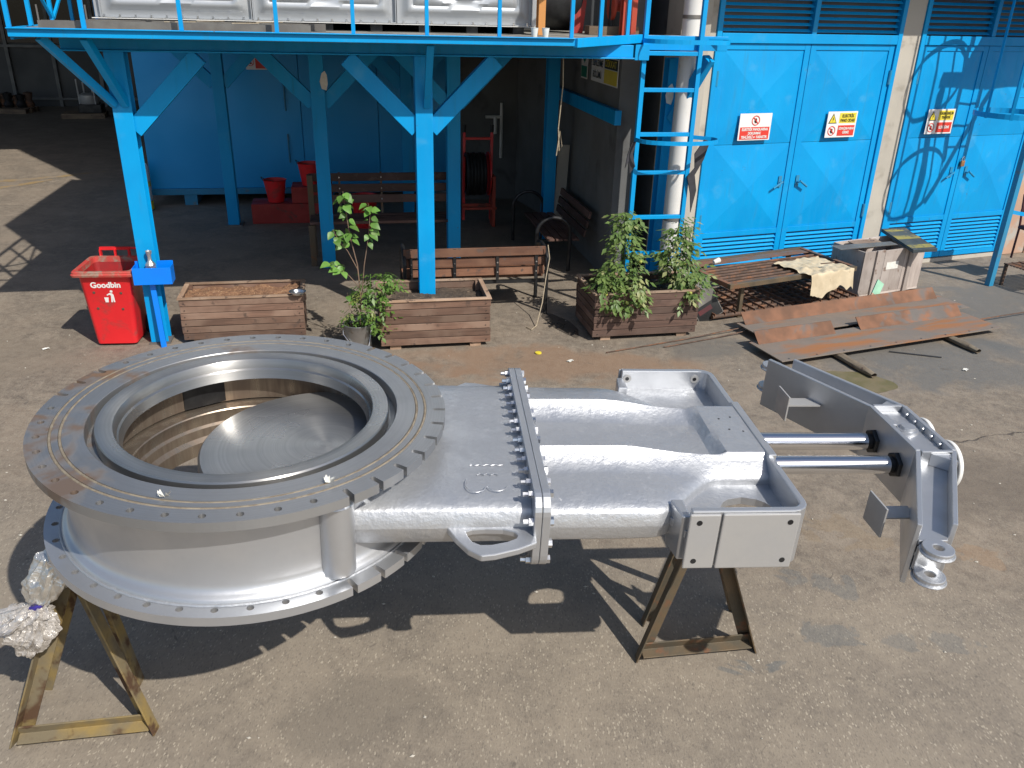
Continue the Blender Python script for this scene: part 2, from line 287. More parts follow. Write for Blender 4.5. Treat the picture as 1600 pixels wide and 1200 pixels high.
# ------------------------------------------------------------------ mesh helpers
class MB:
    def __init__(s): s.v = []; s.f = []
    def add(s, vs, fs):
        b = len(s.v); s.v += [tuple(x) for x in vs]; s.f += [tuple(b + i for i in f) for f in fs]; return s
    def box(s, x0, x1, y0, y1, z0, z1):
        return s.add([(x0, y0, z0), (x1, y0, z0), (x1, y1, z0), (x0, y1, z0), (x0, y0, z1), (x1, y0, z1), (x1, y1, z1), (x0, y1, z1)],
                     [(0, 3, 2, 1), (4, 5, 6, 7), (0, 1, 5, 4), (1, 2, 6, 5), (2, 3, 7, 6), (3, 0, 4, 7)])
    def prism(s, poly, a, b, plane='xy'):
        n = len(poly)
        def P(p, t): return {'xy': (p[0], p[1], t), 'xz': (p[0], t, p[1]), 'yz': (t, p[0], p[1])}[plane]
        vs = [P(p, a) for p in poly] + [P(p, b) for p in poly]
        return s.add(vs, [tuple(range(n))[::-1], tuple(range(n, 2 * n))] + [(i, (i + 1) % n, n + (i + 1) % n, n + i) for i in range(n)])
    def ringprism(s, outer, inner, a, b):
        n = len(outer)
        vs = [(p[0], p[1], a) for p in outer] + [(p[0], p[1], a) for p in inner] + [(p[0], p[1], b) for p in outer] + [(p[0], p[1], b) for p in inner]
        fs = []
        for i in range(n):
            j = (i + 1) % n
            fs += [(i, n + i, n + j, j), (2 * n + i, 2 * n + j, 3 * n + j, 3 * n + i), (i, j, 2 * n + j, 2 * n + i), (n + i, 3 * n + i, 3 * n + j, n + j)]
        return s.add(vs, fs)
    def bar(s, p, q, w, h, up=(0, 0, 1), prof=None):
        p = Vector(p); q = Vector(q); d = (q - p).normalized(); up = Vector(up)
        if abs(d.dot(up)) > .98: up = Vector((0, 1, 0))
        x = d.cross(up).normalized(); y = x.cross(d).normalized()
        prof = prof or [(-w / 2, -h / 2), (w / 2, -h / 2), (w / 2, h / 2), (-w / 2, h / 2)]
        n = len(prof)
        vs = [p + x * a + y * b for a, b in prof] + [q + x * a + y * b for a, b in prof]
        return s.add(vs, [tuple(range(n))[::-1], tuple(range(n, 2 * n))] + [(i, (i + 1) % n, n + (i + 1) % n, n + i) for i in range(n)])
    def angle(s, p, q, w, t=.008, up=(0, 0, 1), flip=1):
        pr = [(0, 0), (w * flip, 0), (w * flip, t), (t * flip, t), (t * flip, w), (0, w)]
        if flip < 0: pr = pr[::-1]
        return s.bar(p, q, w, w, up, pr)
    def tube(s, pts, r, n=10, cap=True, closed=False):
        pts = [Vector(p) for p in pts]; k = len(pts); rs = r if isinstance(r, (list, tuple)) else [r] * k
        rings = []; prev = None
        for i, p in enumerate(pts):
            if closed: d = pts[(i + 1) % k] - pts[i - 1]
            else: d = pts[min(i + 1, k - 1)] - pts[max(i - 1, 0)]
            d.normalize()
            if prev is None:
                a = Vector((0, 0, 1)) if abs(d.z) < .9 else Vector((1, 0, 0))
                x = d.cross(a).normalized()
            else:
                x = (prev - d * prev.dot(d)).normalized()
            prev = x; y = d.cross(x)
            rings.append([p + (x * math.cos(2 * math.pi * j / n) + y * math.sin(2 * math.pi * j / n)) * rs[i] for j in range(n)])
        vs = [v for rg in rings for v in rg]; fs = []
        for i in range(k if closed else k - 1):
            a = i * n; b = ((i + 1) % k) * n
            fs += [(a + j, a + (j + 1) % n, b + (j + 1) % n, b + j) for j in range(n)]
        if cap and not closed: fs += [tuple(range(n))[::-1], tuple(range((k - 1) * n, k * n))]
        return s.add(vs, fs)
    def cyl(s, p, q, r, n=16, r2=None): return s.tube([p, q], [r, r2 if r2 is not None else r], n)
    def lathe(s, prof, n=48, c=(0, 0), closed=False):
        k = len(prof); vs = []
        for r, z in prof:
            vs += [(c[0] + r * math.cos(2 * math.pi * j / n), c[1] + r * math.sin(2 * math.pi * j / n), z) for j in range(n)]
        fs = []
        for i in range(k if closed else k - 1):
            a = i * n; b = ((i + 1) % k) * n
            fs += [(a + j, a + (j + 1) % n, b + (j + 1) % n, b + j) for j in range(n)]
        return s.add(vs, fs)
    def grid(s, fn, nu, nv):
        vs = [fn(i / nu, j / nv) for i in range(nu + 1) for j in range(nv + 1)]
        return s.add(vs, [(i * (nv + 1) + j, (i + 1) * (nv + 1) + j, (i + 1) * (nv + 1) + j + 1, i * (nv + 1) + j + 1) for i in range(nu) for j in range(nv)])
    def xf(s, M):
        s.v = [tuple(M @ Vector(v)) for v in s.v]; return s
    def mesh(s, name, mt, smooth=False, ang=35, off=(0, 0, 0)):
        me = bpy.data.meshes.new(name)
        me.from_pydata([(a - off[0], b - off[1], c - off[2]) for a, b, c in s.v], [], s.f); me.update()
        me.materials.append(MATS[mt])
        if smooth:
            me.polygons.foreach_set('use_smooth', [True] * len(me.polygons)); me.set_sharp_from_angle(angle=R(ang))
        return me

def link(name, data, parent=None):
    o = bpy.data.objects.new(name, data); COL.objects.link(o)
    if parent: o.parent = parent
    return o
def bev(o, w, seg=2):
    md = o.modifiers.new('bevel', 'BEVEL'); md.width = w; md.segments = seg; md.limit_method = 'ANGLE'; md.angle_limit = R(40)
    return o
def tag(o, label, cat, group=None):
    o['label'] = label; o['category'] = cat
    if group: o['group'] = group
    return o
FR = {0: 0., 1: AZ1, 2: AZ2}
class Thing:
    """an Empty at the thing's base with its parts; frame 1 = door wall heading, 2 = platform heading, 0 = world"""
    def __init__(s, name, label, cat, frame=0, u=0, n=0, z=0, rot=0, group=None, absolute=False):
        a = FR[frame]
        s.e = link(name, None); s.e.empty_display_size = .1
        s.e.location = (u * math.cos(a) - n * math.sin(a), u * math.sin(a) + n * math.cos(a), z)
        s.e.rotation_euler = (0, 0, a + rot); tag(s.e, label, cat, group)
        s.off = (u, n, z) if absolute else (0, 0, 0)
    def part(s, name, mb, mt, smooth=False, bevel=0, sub=None, ang=35, label=None, kind=None, seg=2):
        o = link(name, mb.mesh(name, mt, smooth, ang, s.off), sub or s.e)
        if bevel: bev(o, bevel, seg)
        if label: o['label'] = label
        if kind: o['kind'] = kind
        return o
    def inst(s, name, me, loc=(0, 0, 0), rot=(0, 0, 0), scale=(1, 1, 1), sub=None, bevel=0):
        o = link(name, me, sub or s.e); o.location = (loc[0] - s.off[0], loc[1] - s.off[1], loc[2] - s.off[2]); o.rotation_euler = rot; o.scale = scale
        if bevel: bev(o, bevel)
        return o
def single(name, mb, mt, label, cat, frame=0, u=0, n=0, z=0, rot=0, group=None, smooth=False, bevel=0, ang=35):
    a = FR[frame]; o = link(name, mb.mesh(name, mt, smooth, ang))
    o.location = (u * math.cos(a) - n * math.sin(a), u * math.sin(a) + n * math.cos(a), z); o.rotation_euler = (0, 0, a + rot)
    if bevel: bev(o, bevel)
    return tag(o, label, cat, group)
def text_mesh(s, size, mt, width=None, bold=0.0):
    cu = bpy.data.curves.new('t', 'FONT'); cu.body = s; cu.size = size; cu.align_x = 'CENTER'; cu.align_y = 'CENTER'; cu.offset = bold
    ob = bpy.data.objects.new('t', cu); COL.objects.link(ob); bpy.context.view_layer.update()
    me = bpy.data.meshes.new_from_object(ob); bpy.data.objects.remove(ob); bpy.data.curves.remove(cu)
    me.name = 'lettering'
    if width:
        xs = [v.co.x for v in me.vertices]
        if xs:
            k = width / (max(xs) - min(xs))
            for v in me.vertices: v.co.x *= k
    me.materials.clear(); me.materials.append(MATS[mt]); return me
def sstep(a, b, x):
    t = min(1, max(0, (x - a) / (b - a))); return t * t * (3 - 2 * t)
def rrect(x0, x1, y0, y1, r, k=5):
    out = []
    for cx, cy, a0 in ((x1 - r, y0 + r, -90), (x1 - r, y1 - r, 0), (x0 + r, y1 - r, 90), (x0 + r, y0 + r, 180)):
        out += [(cx + r * math.cos(R(a0 + 90 * i / k)), cy + r * math.sin(R(a0 + 90 * i / k))) for i in range(k + 1)]
    return out
def circ(cx, cy, r, n=24, a0=0): return [(cx + r * math.cos(a0 + 2 * math.pi * i / n), cy + r * math.sin(a0 + 2 * math.pi * i / n)) for i in range(n)]
def nz(x, y, z=0, s=1.): return noise.noise(Vector((x * s, y * s, z * s)))

# ------------------------------------------------------------------ ground
gb = MB().grid(lambda a, b: (-150 + 300 * a, -30 + 430 * b, 0), 4, 4)
g = link('ground', gb.mesh('ground', 'ground')); g['kind'] = 'structure'

def blob(name, mt, label, frame, u, n, pts, z=.004, rot=0):
    def cr_(t):
        k = len(pts); i = int(t * k) % k; f = t * k - int(t * k); p0, p1, p2, p3 = (Vector(pts[(i + d) % k]) for d in (-1, 0, 1, 2))
        return .5 * ((2 * p1) + (p2 - p0) * f + (2 * p0 - 5 * p1 + 4 * p2 - p3) * f * f + (3 * p1 - p0 - 3 * p2 + p3) * f ** 3)
    pl = [cr_(i / 60) for i in range(60)]
    pl = [(p.x + .03 * nz(p.x, p.y, 3, 6), p.y + .03 * nz(p.x, p.y, 9, 6)) for p in pl]
    b = MB(); b.add([(x, y, 0) for x, y in pl], [tuple(range(60))])
    a = FR[frame]; o = link('stain', b.mesh('stain', mt), g); o['label'] = label
    o.location = (u * math.cos(a) - n * math.sin(a), u * math.sin(a) + n * math.cos(a), z); o.rotation_euler = (0, 0, a + rot)
    return o
blob('stain', 'stain', 'dark wet patch beside the planter', 2, 2.35, 9.25, [(-.05, .25), (.1, .1), (.2, -.3), (.13, -.6), (.02, -.45), (-.1, -.1), (-.12, .15)])
blob('stain', 'stain_olive', 'olive paint patch under the plates', 1, 5.95, 6.15, [(-.35, .2), (.1, .25), (.5, .05), (.6, -.3), (.2, -.35), (-.2, -.1)])

mat('faded_yellow', (.30, .21, .10), (.26, .20, .13), .9, sc1=4, dirt=(.25, .205, .155), dsc=4, dlo=.42, dhi=.6)
blob('marking', 'faded_yellow', 'faded yellow line on the yard far left', 2, -6.6, 18.6, [(-2.2, -.5), (0, -.25), (1.3, .55), (1.35, .75), (0, .0), (-2.2, -.25)])
blob('marking', 'faded_yellow', 'faded yellow line nearer the left frame edge', 2, -6.9, 17.4, [(-1.5, -.6), (0, .0), (.9, .9), (.85, 1.1), (0, .25), (-1.5, -.35)])
# ------------------------------------------------------------------ buildings
def ibeam(b, u, n, z0, z1, w=.18, d=.18, t=.014):
    b.box(u - w / 2, u + w / 2, n - d / 2, n - d / 2 + t, z0, z1)
    b.box(u - t / 2, u + t / 2, n - d / 2 + t, n + d / 2 - t, z0, z1)
    b.box(u - w / 2, u + w / 2, n + d / 2 - t, n + d / 2, z0, z1)
    return b

# electrical room with two pairs of steel doors
eb = Thing('electrical_room', 'plastered building with two pairs of blue steel double doors', 'building', 1, 9, 9.5, absolute=True)
for u0, u1, mt in ((5.83, 6.20, 'plaster'), (9.09, 9.42, 'plaster'), (11.98, 12.5, 'plaster_pink')):
    eb.part('column', MB().box(u0, u1, 9.38, 9.9, 0, 6.2), mt, bevel=.012)
eb.part('column', MB().box(12.503, 14.5, 9.36, 9.9, 0, 6.2), 'plaster_pink')
eb.part('wall', MB().box(5.9, 14.4, 9.72, 16, 0, 6.2), 'concrete_wall')
eb.part('lintel', MB().box(6.203, 9.087, 9.42, 9.9, 4.32, 6.2).box(9.423, 11.977, 9.42, 9.9, 4.32, 6.2), 'plaster')
eb.part('eave', MB().box(5.7, 14.6, 8.50, 9.5, 4.30, 4.45).box(5.7, 14.6, 8.48, 8.50, 4.2, 4.5), 'plaster')
eb.part('plinth', MB().box(6.203, 9.087, 9.385, 9.7, 0, .055).box(9.423, 11.977, 9.385, 9.7, 0, .055), 'plaster')
def slat_mesh(L):
    return MB().prism([(-.020, .0), (.016, .030), (.016, .035), (-.020, .005)], -L / 2, L / 2, 'yz').mesh('slat', 'blue')
def double_door(ua, ub):
    fr = MB(); um = (ua + ub) / 2
    # frame bars
    fr.box(ua, ua + .07, 9.36, 9.46, .055, 4.32).box(ub - .07, ub, 9.36, 9.46, .055, 4.32)
    fr.box(ua + .072, ub - .072, 9.36, 9.46, 3.11, 3.225).box(ua + .072, ub - .072, 9.362, 9.46, 4.26, 4.318)
    fr.box(um - .035, um + .035, 9.362, 9.46, 3.227, 4.258)
    f = eb.part('door_frame', fr, 'blue', bevel=.004)
    for a, b in ((ua + .075, um - .04), (um + .04, ub - .075)):
        sm = slat_mesh(b - a)
        eb.part('louvre_shade_backing', MB().box(a, b, 9.452, 9.458, 3.23, 4.255), 'facade')  # dark sheet colours in the shade between the upper slats
        for k in range(14): eb.inst('slat', sm, ((a + b) / 2, 9.41, 3.245 + .072 * k))
    for side, (a, b) in ((1, (ua + .074, um - .004)), (-1, (um + .004, ub - .074))):
        lf = MB(); y0 = 9.385; st = .085
        lf.box(a, a + st, y0, 9.43, .075, 3.105).box(b - st, b, y0, 9.43, .075, 3.105)
        for z0, z1 in ((.075, .145), (.66, .735), (3.035, 3.105)): lf.box(a + st, b - st, y0 + .0015, 9.43, z0, z1)
        d = eb.part('door_leaf', lf, 'blue', bevel=.003)
        pa, pb = a + st - .002, b - st + .002; zs = (.737, 1.885, 3.033); pm = (pa + pb) / 2
        for z0, z1 in ((zs[0], zs[1] - .002), (zs[1] + .002, zs[2])):
            zm = (z0 + z1) / 2; q = MB()
            q.add([(pa, 9.40, z0), (pb, 9.40, z0), (pb, 9.40, z1), (pa, 9.40, z1), (pm, 9.352, zm)], [(0, 1, 4), (1, 2, 4), (2, 3, 4), (3, 0, 4)])
            eb.part('panel', q, 'blue', sub=d)
        sm = slat_mesh(pb - pa)
        eb.part('louvre_shade_backing', MB().box(pa, pb, 9.4265, 9.4295, .146, .66), 'facade', sub=d)  # near-black backing stands in for shade in the lower louvre gaps
        for k in range(9): eb.inst('slat', sm, (pm, 9.408, .150 + .0565 * k), sub=d)
        hx = (b - .16) if side > 0 else (a + .12)
        h = MB().tube([(hx, 9.40, 1.36), (hx, 9.34, 1.36), (hx + .01, 9.33, 1.38), (hx + .13 * (1 if side < 0 else -1), 9.325, 1.30)], .014, 8)
        h.box(hx - .025, hx + .025, 9.378, 9.384, 1.30, 1.45)
        eb.part('handle', h, 'blue_worn', True, sub=d)
        hg = a + .0 if side > 0 else b
        for zz in (.9, 2.7): eb.part('hinge', MB().cyl((hg, 9.375, zz - .09), (hg, 9.375, zz + .09), .022, 10), 'blue_worn', True, sub=d)
    return um
um1 = double_door(6.203, 9.087); um2 = double_door(9.423, 11.977)
pk = Thing('padlock', 'rusty padlock on the seam of the right double doors', 'padlock', 1, um2 - .01, 9.36, 1.5)
pk.part('body', MB().box(-.035, .035, -.02, .01, -.045, .04), 'padlock', bevel=.008)
pk.part('shackle', MB().tube([(-.02, -.005, .04), (-.02, -.005, .08), (0, -.005, .1), (.02, -.005, .08), (.02, -.005, .04)], .006, 8), 'zinc', True)

# signs on doors --------------------------------------------------------------------------------
def no_touch(t, x, z, r, sub=None):
    rg = MB(); rg.ringprism(circ(0, 0, r, 32), circ(0, 0, r * .84, 32), 0, .002)
    d = Vector((.7071, .7071)); e = Vector((-.7071, .7071))
    def P(a, b_): v = e * a + d * b_; return (v.x, v.y)
    rg.prism([P(-r * .88, -r * .09), P(r * .88, -r * .09), P(r * .88, r * .09), P(-r * .88, r * .09)], .0026, .0032)
    rg.xf(Matrix.Translation((x, -.011, z)) @ Matrix.Rotation(R(90), 4, 'X'))
    t.part('prohibition_ring', rg, 'sign_red', sub=sub)
    hd = MB(); s = r
    hd.prism(rrect(-.24 * s, .26 * s, -.5 * s, .02 * s, .12 * s), 0, .0016)
    for i, (fx, L) in enumerate(((-.19, .42), (-.065, .5), (.065, .46), (.19, .34))): hd.prism(rrect((fx - .05) * s, (fx + .05) * s, -.05 * s, L * s, .045 * s), .0017, .0022)
    hd.prism([(-.24 * s, -.3 * s), (-.45 * s, -.05 * s), (-.38 * s, .0), (-.2 * s, -.1 * s)], .0017, .0022)
    hd.xf(Matrix.Translation((x, -.0105, z)) @ Matrix.Rotation(R(90), 4, 'X'))
    t.part('hand_symbol', hd, 'sign_black', sub=sub)
def words(t, s, x, z, size, mt, width=None, y=-.0135, sub=None):
    t.inst('lettering', text_mesh(s, size, mt, width, .0015), (x, y, z), (R(90), 0, 0), sub=sub)
TX, TZ = .49, .335
def sign(u, label, kind):
    t = Thing('warning_sign', label, 'sign', 1, u, 9.345, 2.11, rot=0)
    t.part('board', MB().box(-TX / 2, TX / 2, -.008, 0, -TZ / 2, TZ / 2), 'sign_white')
    if kind == 0:
        t.part('red_field', MB().box(-.225, .225, -.011, -.0085, -.155, -.002), 'sign_red')
        no_touch(t, 0, .08, .062)
        words(t, 'ELEKTRİK PANOLARINA', 0, -.032, .045, 'sign_white', .40)
        words(t, 'DOKUNMAK', 0, -.080, .045, 'sign_white', .20)
        words(t, 'TEHLİKELİ ve YASAKTIR', 0, -.128, .045, 'sign_white', .40)
    else:
        t.part('yellow_field', MB().box(-.05, .225, -.011, -.0085, .018, .148), 'sign_yellow')
        t.part('red_field', MB().box(-.05, .225, -.011, -.0085, -.148, -.012), 'sign_red')
        tri = MB().prism([(-.225, .015), (-.085, .015), (-.155, .145)], -.0105, -.0085, 'xz')
        t.part('triangle', tri, 'sign_black')
        t.part('triangle_field', MB().prism([(-.208, .025), (-.102, .025), (-.155, .125)], -.0125, -.0106, 'xz'), 'sign_yellow')
        t.part('flash', MB().prism([(-.15, .1), (-.168, .068), (-.157, .07), (-.163, .035), (-.14, .078), (-.151, .076)], -.0138, -.0126, 'xz'), 'sign_black')
        no_touch(t, -.15, -.08, .062)
        if kind == 1:
            words(t, 'ELEKTRİK', .088, .108, .055, 'sign_black', .20); words(t, 'PANO ODASI', .088, .05, .055, 'sign_black', .235)
            words(t, 'GÖREVLİDEN BAŞKASI', .088, -.055, .04, 'sign_white', .25); words(t, 'GİREMEZ', .088, -.105, .045, 'sign_white', .11)
        else:
            words(t, 'YÜKSEK GERİLİM', .088, .108, .045, 'sign_black', .25); words(t, 'TEHLİKESİ', .088, .055, .045, 'sign_black', .16)
            words(t, 'ELİNİ SÜRME', .088, -.08, .05, 'sign_white', .19)
sign(6.92, 'white and red sign with prohibited hand, on leftmost blue door leaf', 0)
sign(8.31, 'yellow, white and red sign reading ELEKTRİK PANO ODASI', 1)
sign(10.05, 'yellow, white and red sign crossed by ladder shadows', 2)

# sheltered bay walls (platform heading)
bay = Thing('workshop_bay', 'dark grey concrete side and back walls under the blue platform', 'building', 2, 3.6, 12, absolute=True)
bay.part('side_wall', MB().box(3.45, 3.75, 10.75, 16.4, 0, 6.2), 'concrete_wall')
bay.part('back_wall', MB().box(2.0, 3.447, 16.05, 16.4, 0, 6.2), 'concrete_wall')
bay.part('corner_pier', MB().box(3.98, 4.35, 10.2, 10.7, 0, 6.2), 'plaster')
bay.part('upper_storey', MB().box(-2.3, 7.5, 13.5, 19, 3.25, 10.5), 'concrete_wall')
bay.part('wall_rail', MB().box(3.36, 3.448, 10.6, 14.2, 2.10, 2.28), 'blue', bevel=.005)

sb = Thing('rest_area_sign', 'white and yellow wall sign in shade reading DİKKAT', 'sign', 2, 3.44, 11.45, 2.70, rot=R(-90))
sb.part('board', MB().box(-.62, .62, -.008, 0, -.17, .17), 'sign_white')
sb.part('yellow_field', MB().box(.02, .60, -.011, -.0085, -.155, .02), 'sign_yellow')
sb.part('black_field', MB().box(.02, .60, -.011, -.0085, .03, .155), 'sign_black')
words(sb, 'DİKKAT', .31, .092, .12, 'sign_yellow', .5)
words(sb, 'DİNLENME', -.31, .07, .12, 'sign_black', .5); words(sb, 'BÖLÜMÜ', -.31, -.08, .12, 'sign_black', .4)
sg = Thing('green_sign', 'small white and green safety sign left of the DİKKAT board', 'sign', 2, 3.44, 12.45, 2.71, rot=R(-90))
sg.part('board', MB().box(-.17, .17, -.008, 0, -.19, .19), 'sign_white')
sg.part('green_field', MB().box(-.15, .15, -.011, -.0085, -.17, -.02), 'sign_green')
sg.part('shield', MB().prism([(-.08, .17), (.08, .17), (.08, .08), (0, .02), (-.08, .08)], -.011, -.0085, 'xz'), 'sign_green')

# blue steel cabin at the back of the bay
cb = Thing('site_cabin', 'blue sheet steel cabin on skids behind the platform posts', 'cabin', 2, -1, 15.95, absolute=True)
for i in range(4):
    a = -3.5 + 1.36 * i; cb.part('panel', MB().box(a + .004, a + 1.352, 15.95, 16.0, .30, 3.05), 'blue_cabin', bevel=.006)
cb.part('bottom_rail', MB().box(-3.5, 1.95, 15.92, 16.04, .19, .298), 'blue_worn', bevel=.005)
cb.part('top_rail', MB().box(-3.5, 1.95, 15.92, 16.04, 3.052, 3.15), 'blue_worn')
for u in (-2.85, -.4, 1.5): cb.part('skid', MB().box(u - .11, u + .11, 15.95, 18, 0, .188), 'blue_worn')
cb.part('shell', MB().box(-3.48, 1.93, 16.01, 18.2, .2, 3.1), 'blue_cabin')
for zz in (1.0, 1.9): cb.part('latch', MB().tube([(-1.05, 15.94, zz - .25), (-1.05, 15.92, zz), (-1.05, 15.94, zz + .25)], .016, 8), 'blue_worn', True)
ss = Thing('warning_sign', 'small red and white sign on the blue cabin in shade', 'sign', 2, -1.45, 15.935, 2.45)
ss.part('board', MB().box(-.2, .2, -.008, 0, -.12, .12), 'sign_white'); ss.part('red_field', MB().box(-.04, .18, -.011, -.0085, -.1, .1), 'sign_red')
no_touch(ss, -.12, .0, .06)

# far hall in the upper left, in the shade of its own roof
hall = Thing('workshop_hall', 'dark workshop hall with mullioned facade far behind the platform', 'building', 2, -9, 31, absolute=True)
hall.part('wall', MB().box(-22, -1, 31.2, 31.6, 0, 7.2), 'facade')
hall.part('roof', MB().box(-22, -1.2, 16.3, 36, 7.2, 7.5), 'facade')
for k in range(14):
    u = -20 + 1.35 * k
    hall.part('mullion', MB().box(u - .05, u + .05, 31.08, 31.19, 0, 7.1), 'mullion')
    hall.part('pane', MB().box(u + .06, u + 1.29, 31.13, 31.17, 1.95, 4.6), 'glass_dark')
for zz in (.25, 1.85, 4.7): hall.part('transom', MB().box(-20.5, -1.2, 31.06, 31.195, zz - .04, zz + .04), 'mullion')
hall.part('side_wall', MB().box(-1.2, -.9, 19, 36, 0, 7.2), 'facade')
def pallet(u, n, rot, label):
    p = Thing('pallet', label, 'pallet', 2, u, n, 0, rot, 'pallets in the far hall')
    for k in range(5): p.part('board', MB().box(-.6, .6, -.4 + .17 * k, -.4 + .17 * k + .12, .12, .142), 'wood_pallet')
    for k in (-.35, 0, .35): p.part('bearer', MB().box(-.6, .6, k - .05, k + .05, .0, .118), 'wood_pallet')
    return p
for (u, n, r_, lab) in ((-7.8, 28.4, .1, 'wooden pallet under a steel assembly, right of the two in the far hall'), (-10.2, 29.6, -.2, 'wooden pallet with castings, left of the two in the far hall')):
    pallet(u, n, r_, lab)
va = Thing('steel_assembly', 'small bright steel assembly with upright rods on far pallet', 'machine part', 2, -7.6, 28.4, .145)
va.part('body', MB().lathe([(0, .25), (.26, .25), (.28, .28), (.28, .5), (.2, .55), (0, .55)], 20), 'silver_flat', True)
va.part('base', MB().box(-.3, .35, -.25, .25, 0, .248), 'dark_steel', bevel=.02)
for i, (x, y) in enumerate(((-.3, 0), (-.18, .2), (.05, .22), (.2, -.2))): va.part('rod', MB().cyl((x, y, .2), (x, y, .95 - .1 * i), .022, 8), 'silver_flat', True)
for i in range(6):
    h_ = .05 * (i % 3)
    single('casting', MB().lathe([(0, 0), (.13, 0), (.16, .08), (.1, .2), (.14, .32 + h_), (0, .36 + h_)], 12), 'rust_bar' if i % 2 else 'dark_steel', ('leftmost', 'second from left', 'third from left', 'fourth from left', 'fifth from left', 'rightmost')[i] + ' of six waisted castings on the left pallet in the far hall', 'casting', 2, -10.65 + .18 * i, 29.6 + .16 * (i % 2), .145, group='castings in the far hall', smooth=True)
dr = Thing('drum', 'white and yellow drum just behind the front left platform post', 'drum', 2, -3.60, 15.6)
dr.part('body', MB().lathe([(0, .02), (.16, .02), (.17, .05), (.17, .75), (.15, .8), (0, .8)], 20), 'white_paint', True)
dr.part('band', MB().lathe([(.172, .02), (.174, .03), (.174, .16), (.172, .17)], 20), 'sign_yellow', True)
dr.part('band', MB().lathe([(.172, .42), (.174, .43), (.174, .5), (.172, .51)], 20), 'sign_yellow', True)

# ------------------------------------------------------------------ steel platform
pf = Thing('steel_platform', 'blue steel mezzanine platform on I-beam posts with diagonal braces', 'platform', 2, 0, 9.1, absolute=True)
pf.part('deck', MB().prism([(-2.80, 8.50), (2.25, 8.50), (3.15, 9.40), (4.2, 9.40), (4.2, 10.3), (3.4, 10.3), (3.4, 16.0), (-2.80, 16.0)], 3.12, 3.19), 'deck_plate')
pf.part('fascia', MB().box(-2.83, 2.22, 8.45, 8.497, 3.125, 3.20).box(-2.83, 2.22, 8.42, 8.449, 3.19, 3.20), 'blue', bevel=.004)
pf.part('fascia', MB().bar((2.23, 8.46, 3.155), (3.20, 9.36, 3.175), .05, .085), 'blue', bevel=.004)
pf.part('fascia', MB().box(3.22, 4.22, 9.37, 9.397, 3.06, 3.21), 'blue', bevel=.004)
pf.part('fascia', MB().box(-2.83, -2.803, 8.499, 16, 3.10, 3.20), 'blue', bevel=.004)
pf.part('girder', MB().box(-2.6, 3.02, 9.05, 9.21, 3.0, 3.118).box(-2.6, 3.02, 8.99, 9.27, 2.985, 2.999), 'blue', bevel=.003)
pf.part('girder', MB().box(-2.6, 3.3, 11.66, 11.84, 2.95, 3.118), 'blue')
pf.part('girder', MB().box(-2.6, 3.3, 14.3, 14.48, 2.95, 3.118), 'blue')
for u in (-2.14, .80, 3.2): pf.part('cross_girder', MB().box(u - .08, u + .08, 9.28, 15.9, 2.96, 3.117), 'blue')
POSTS = [(-2.14, 9.13), (.80, 9.13), (-.345, 11.75), (1.43, 11.75), (-1.93, 14.39), (.98, 14.39), (3.10, 13.0), (3.86, 10.02)]
for (u, n) in POSTS:
    ps = pf.part('post', ibeam(MB(), u, n, .02, 2.984 if n < 9.5 else 2.949), 'blue', bevel=.004)
    q_ = .11 if n < 9.5 else .14
    pf.part('base_plate', MB().box(u - q_, u + q_, n - q_, n + q_, 0, .019), 'grey_steel', sub=ps)
def brace(a, b, w_=.17, d_=.12):
    pf.part('brace', MB().bar(a, b, d_, w_, (0, 0, 1)), 'blue', bevel=.004)
for i, (u, n) in enumerate(POSTS[:6]):
    zt = 2.98 if n < 9.5 else 2.945
    if i != 0: brace((u - .07, n, zt - .72), (u - .76, n, zt - .03))
    brace((u + .07, n, zt - .72), (u + .76, n, zt - .03))
for (a, b) in (((-2.2, 9.05, 2.50), (-2.62, 8.58, 3.12)), ((-2.1, 9.05, 2.50), (-2.25, 8.58, 3.12)), ((.83, 9.05, 2.50), (.83, 8.58, 3.12))):
    pf.part('outrigger', MB().bar(a, b, .07, .07), 'blue', bevel=.003)
brace((3.86, 9.9, 2.25), (4.05, 9.45, 2.98), .12, .1)
for i, u in enumerate((-2.815, -2.21, -1.40, -.575, .11, .79, 1.48, 2.19)):
    pf.part('handrail_post', MB().box(u - .018, u + .018, 8.462, 8.495, 3.2005, 4.2), 'blue', bevel=.002)
for (u, n) in ((2.56, 8.76), (2.98, 9.18)): pf.part('handrail_post', MB().box(u - .018, u + .018, n - .018, n + .018, 3.2005, 4.2), 'blue')
for n in (9.05, 9.7, 10.4, 11.4, 12.4): pf.part('handrail_post', MB().box(-2.828, -2.795, n - .018, n + .018, 3.2005, 4.2), 'blue')
pf.part('handrail', MB().box(-2.84, 2.25, 8.46, 8.497, 4.20, 4.235).box(-2.84, -2.79, 8.499, 12.5, 4.20, 4.235).bar((2.25, 8.48, 4.217), (3.2, 9.4, 4.217), .036, .034), 'blue')
pf.part('knee_rail', MB().box(-2.835, 2.25, 8.465, 8.492, 3.70, 3.73).box(-2.825, -2.8, 8.499, 12.5, 3.70, 3.73), 'blue')
pf.part('handrail_stay', MB().bar((-2.81, 8.5, 4.2), (-2.81, 9.7, 3.25), .025, .025).bar((-2.81, 9.75, 3.25), (-2.81, 11.4, 4.2), .025, .025), 'blue')

# torn paper on posts
for (u, n, z, lab) in ((-.26, 11.652, 2.42, 'torn paper scrap stuck to the inner post behind the left brace'), (3.80, 9.915, 2.45, 'torn paper scrap on the post behind the ladder')):
    single('paper_scrap', MB().prism([(-.03, 0), (-.05, .09), (-.02, .19), (.02, .22), (.045, .17), (.05, .06), (.03, -.02)], -.003, 0, 'xz'), 'paper', lab, 'paper', 2, u, n, z, group='torn paper on posts')

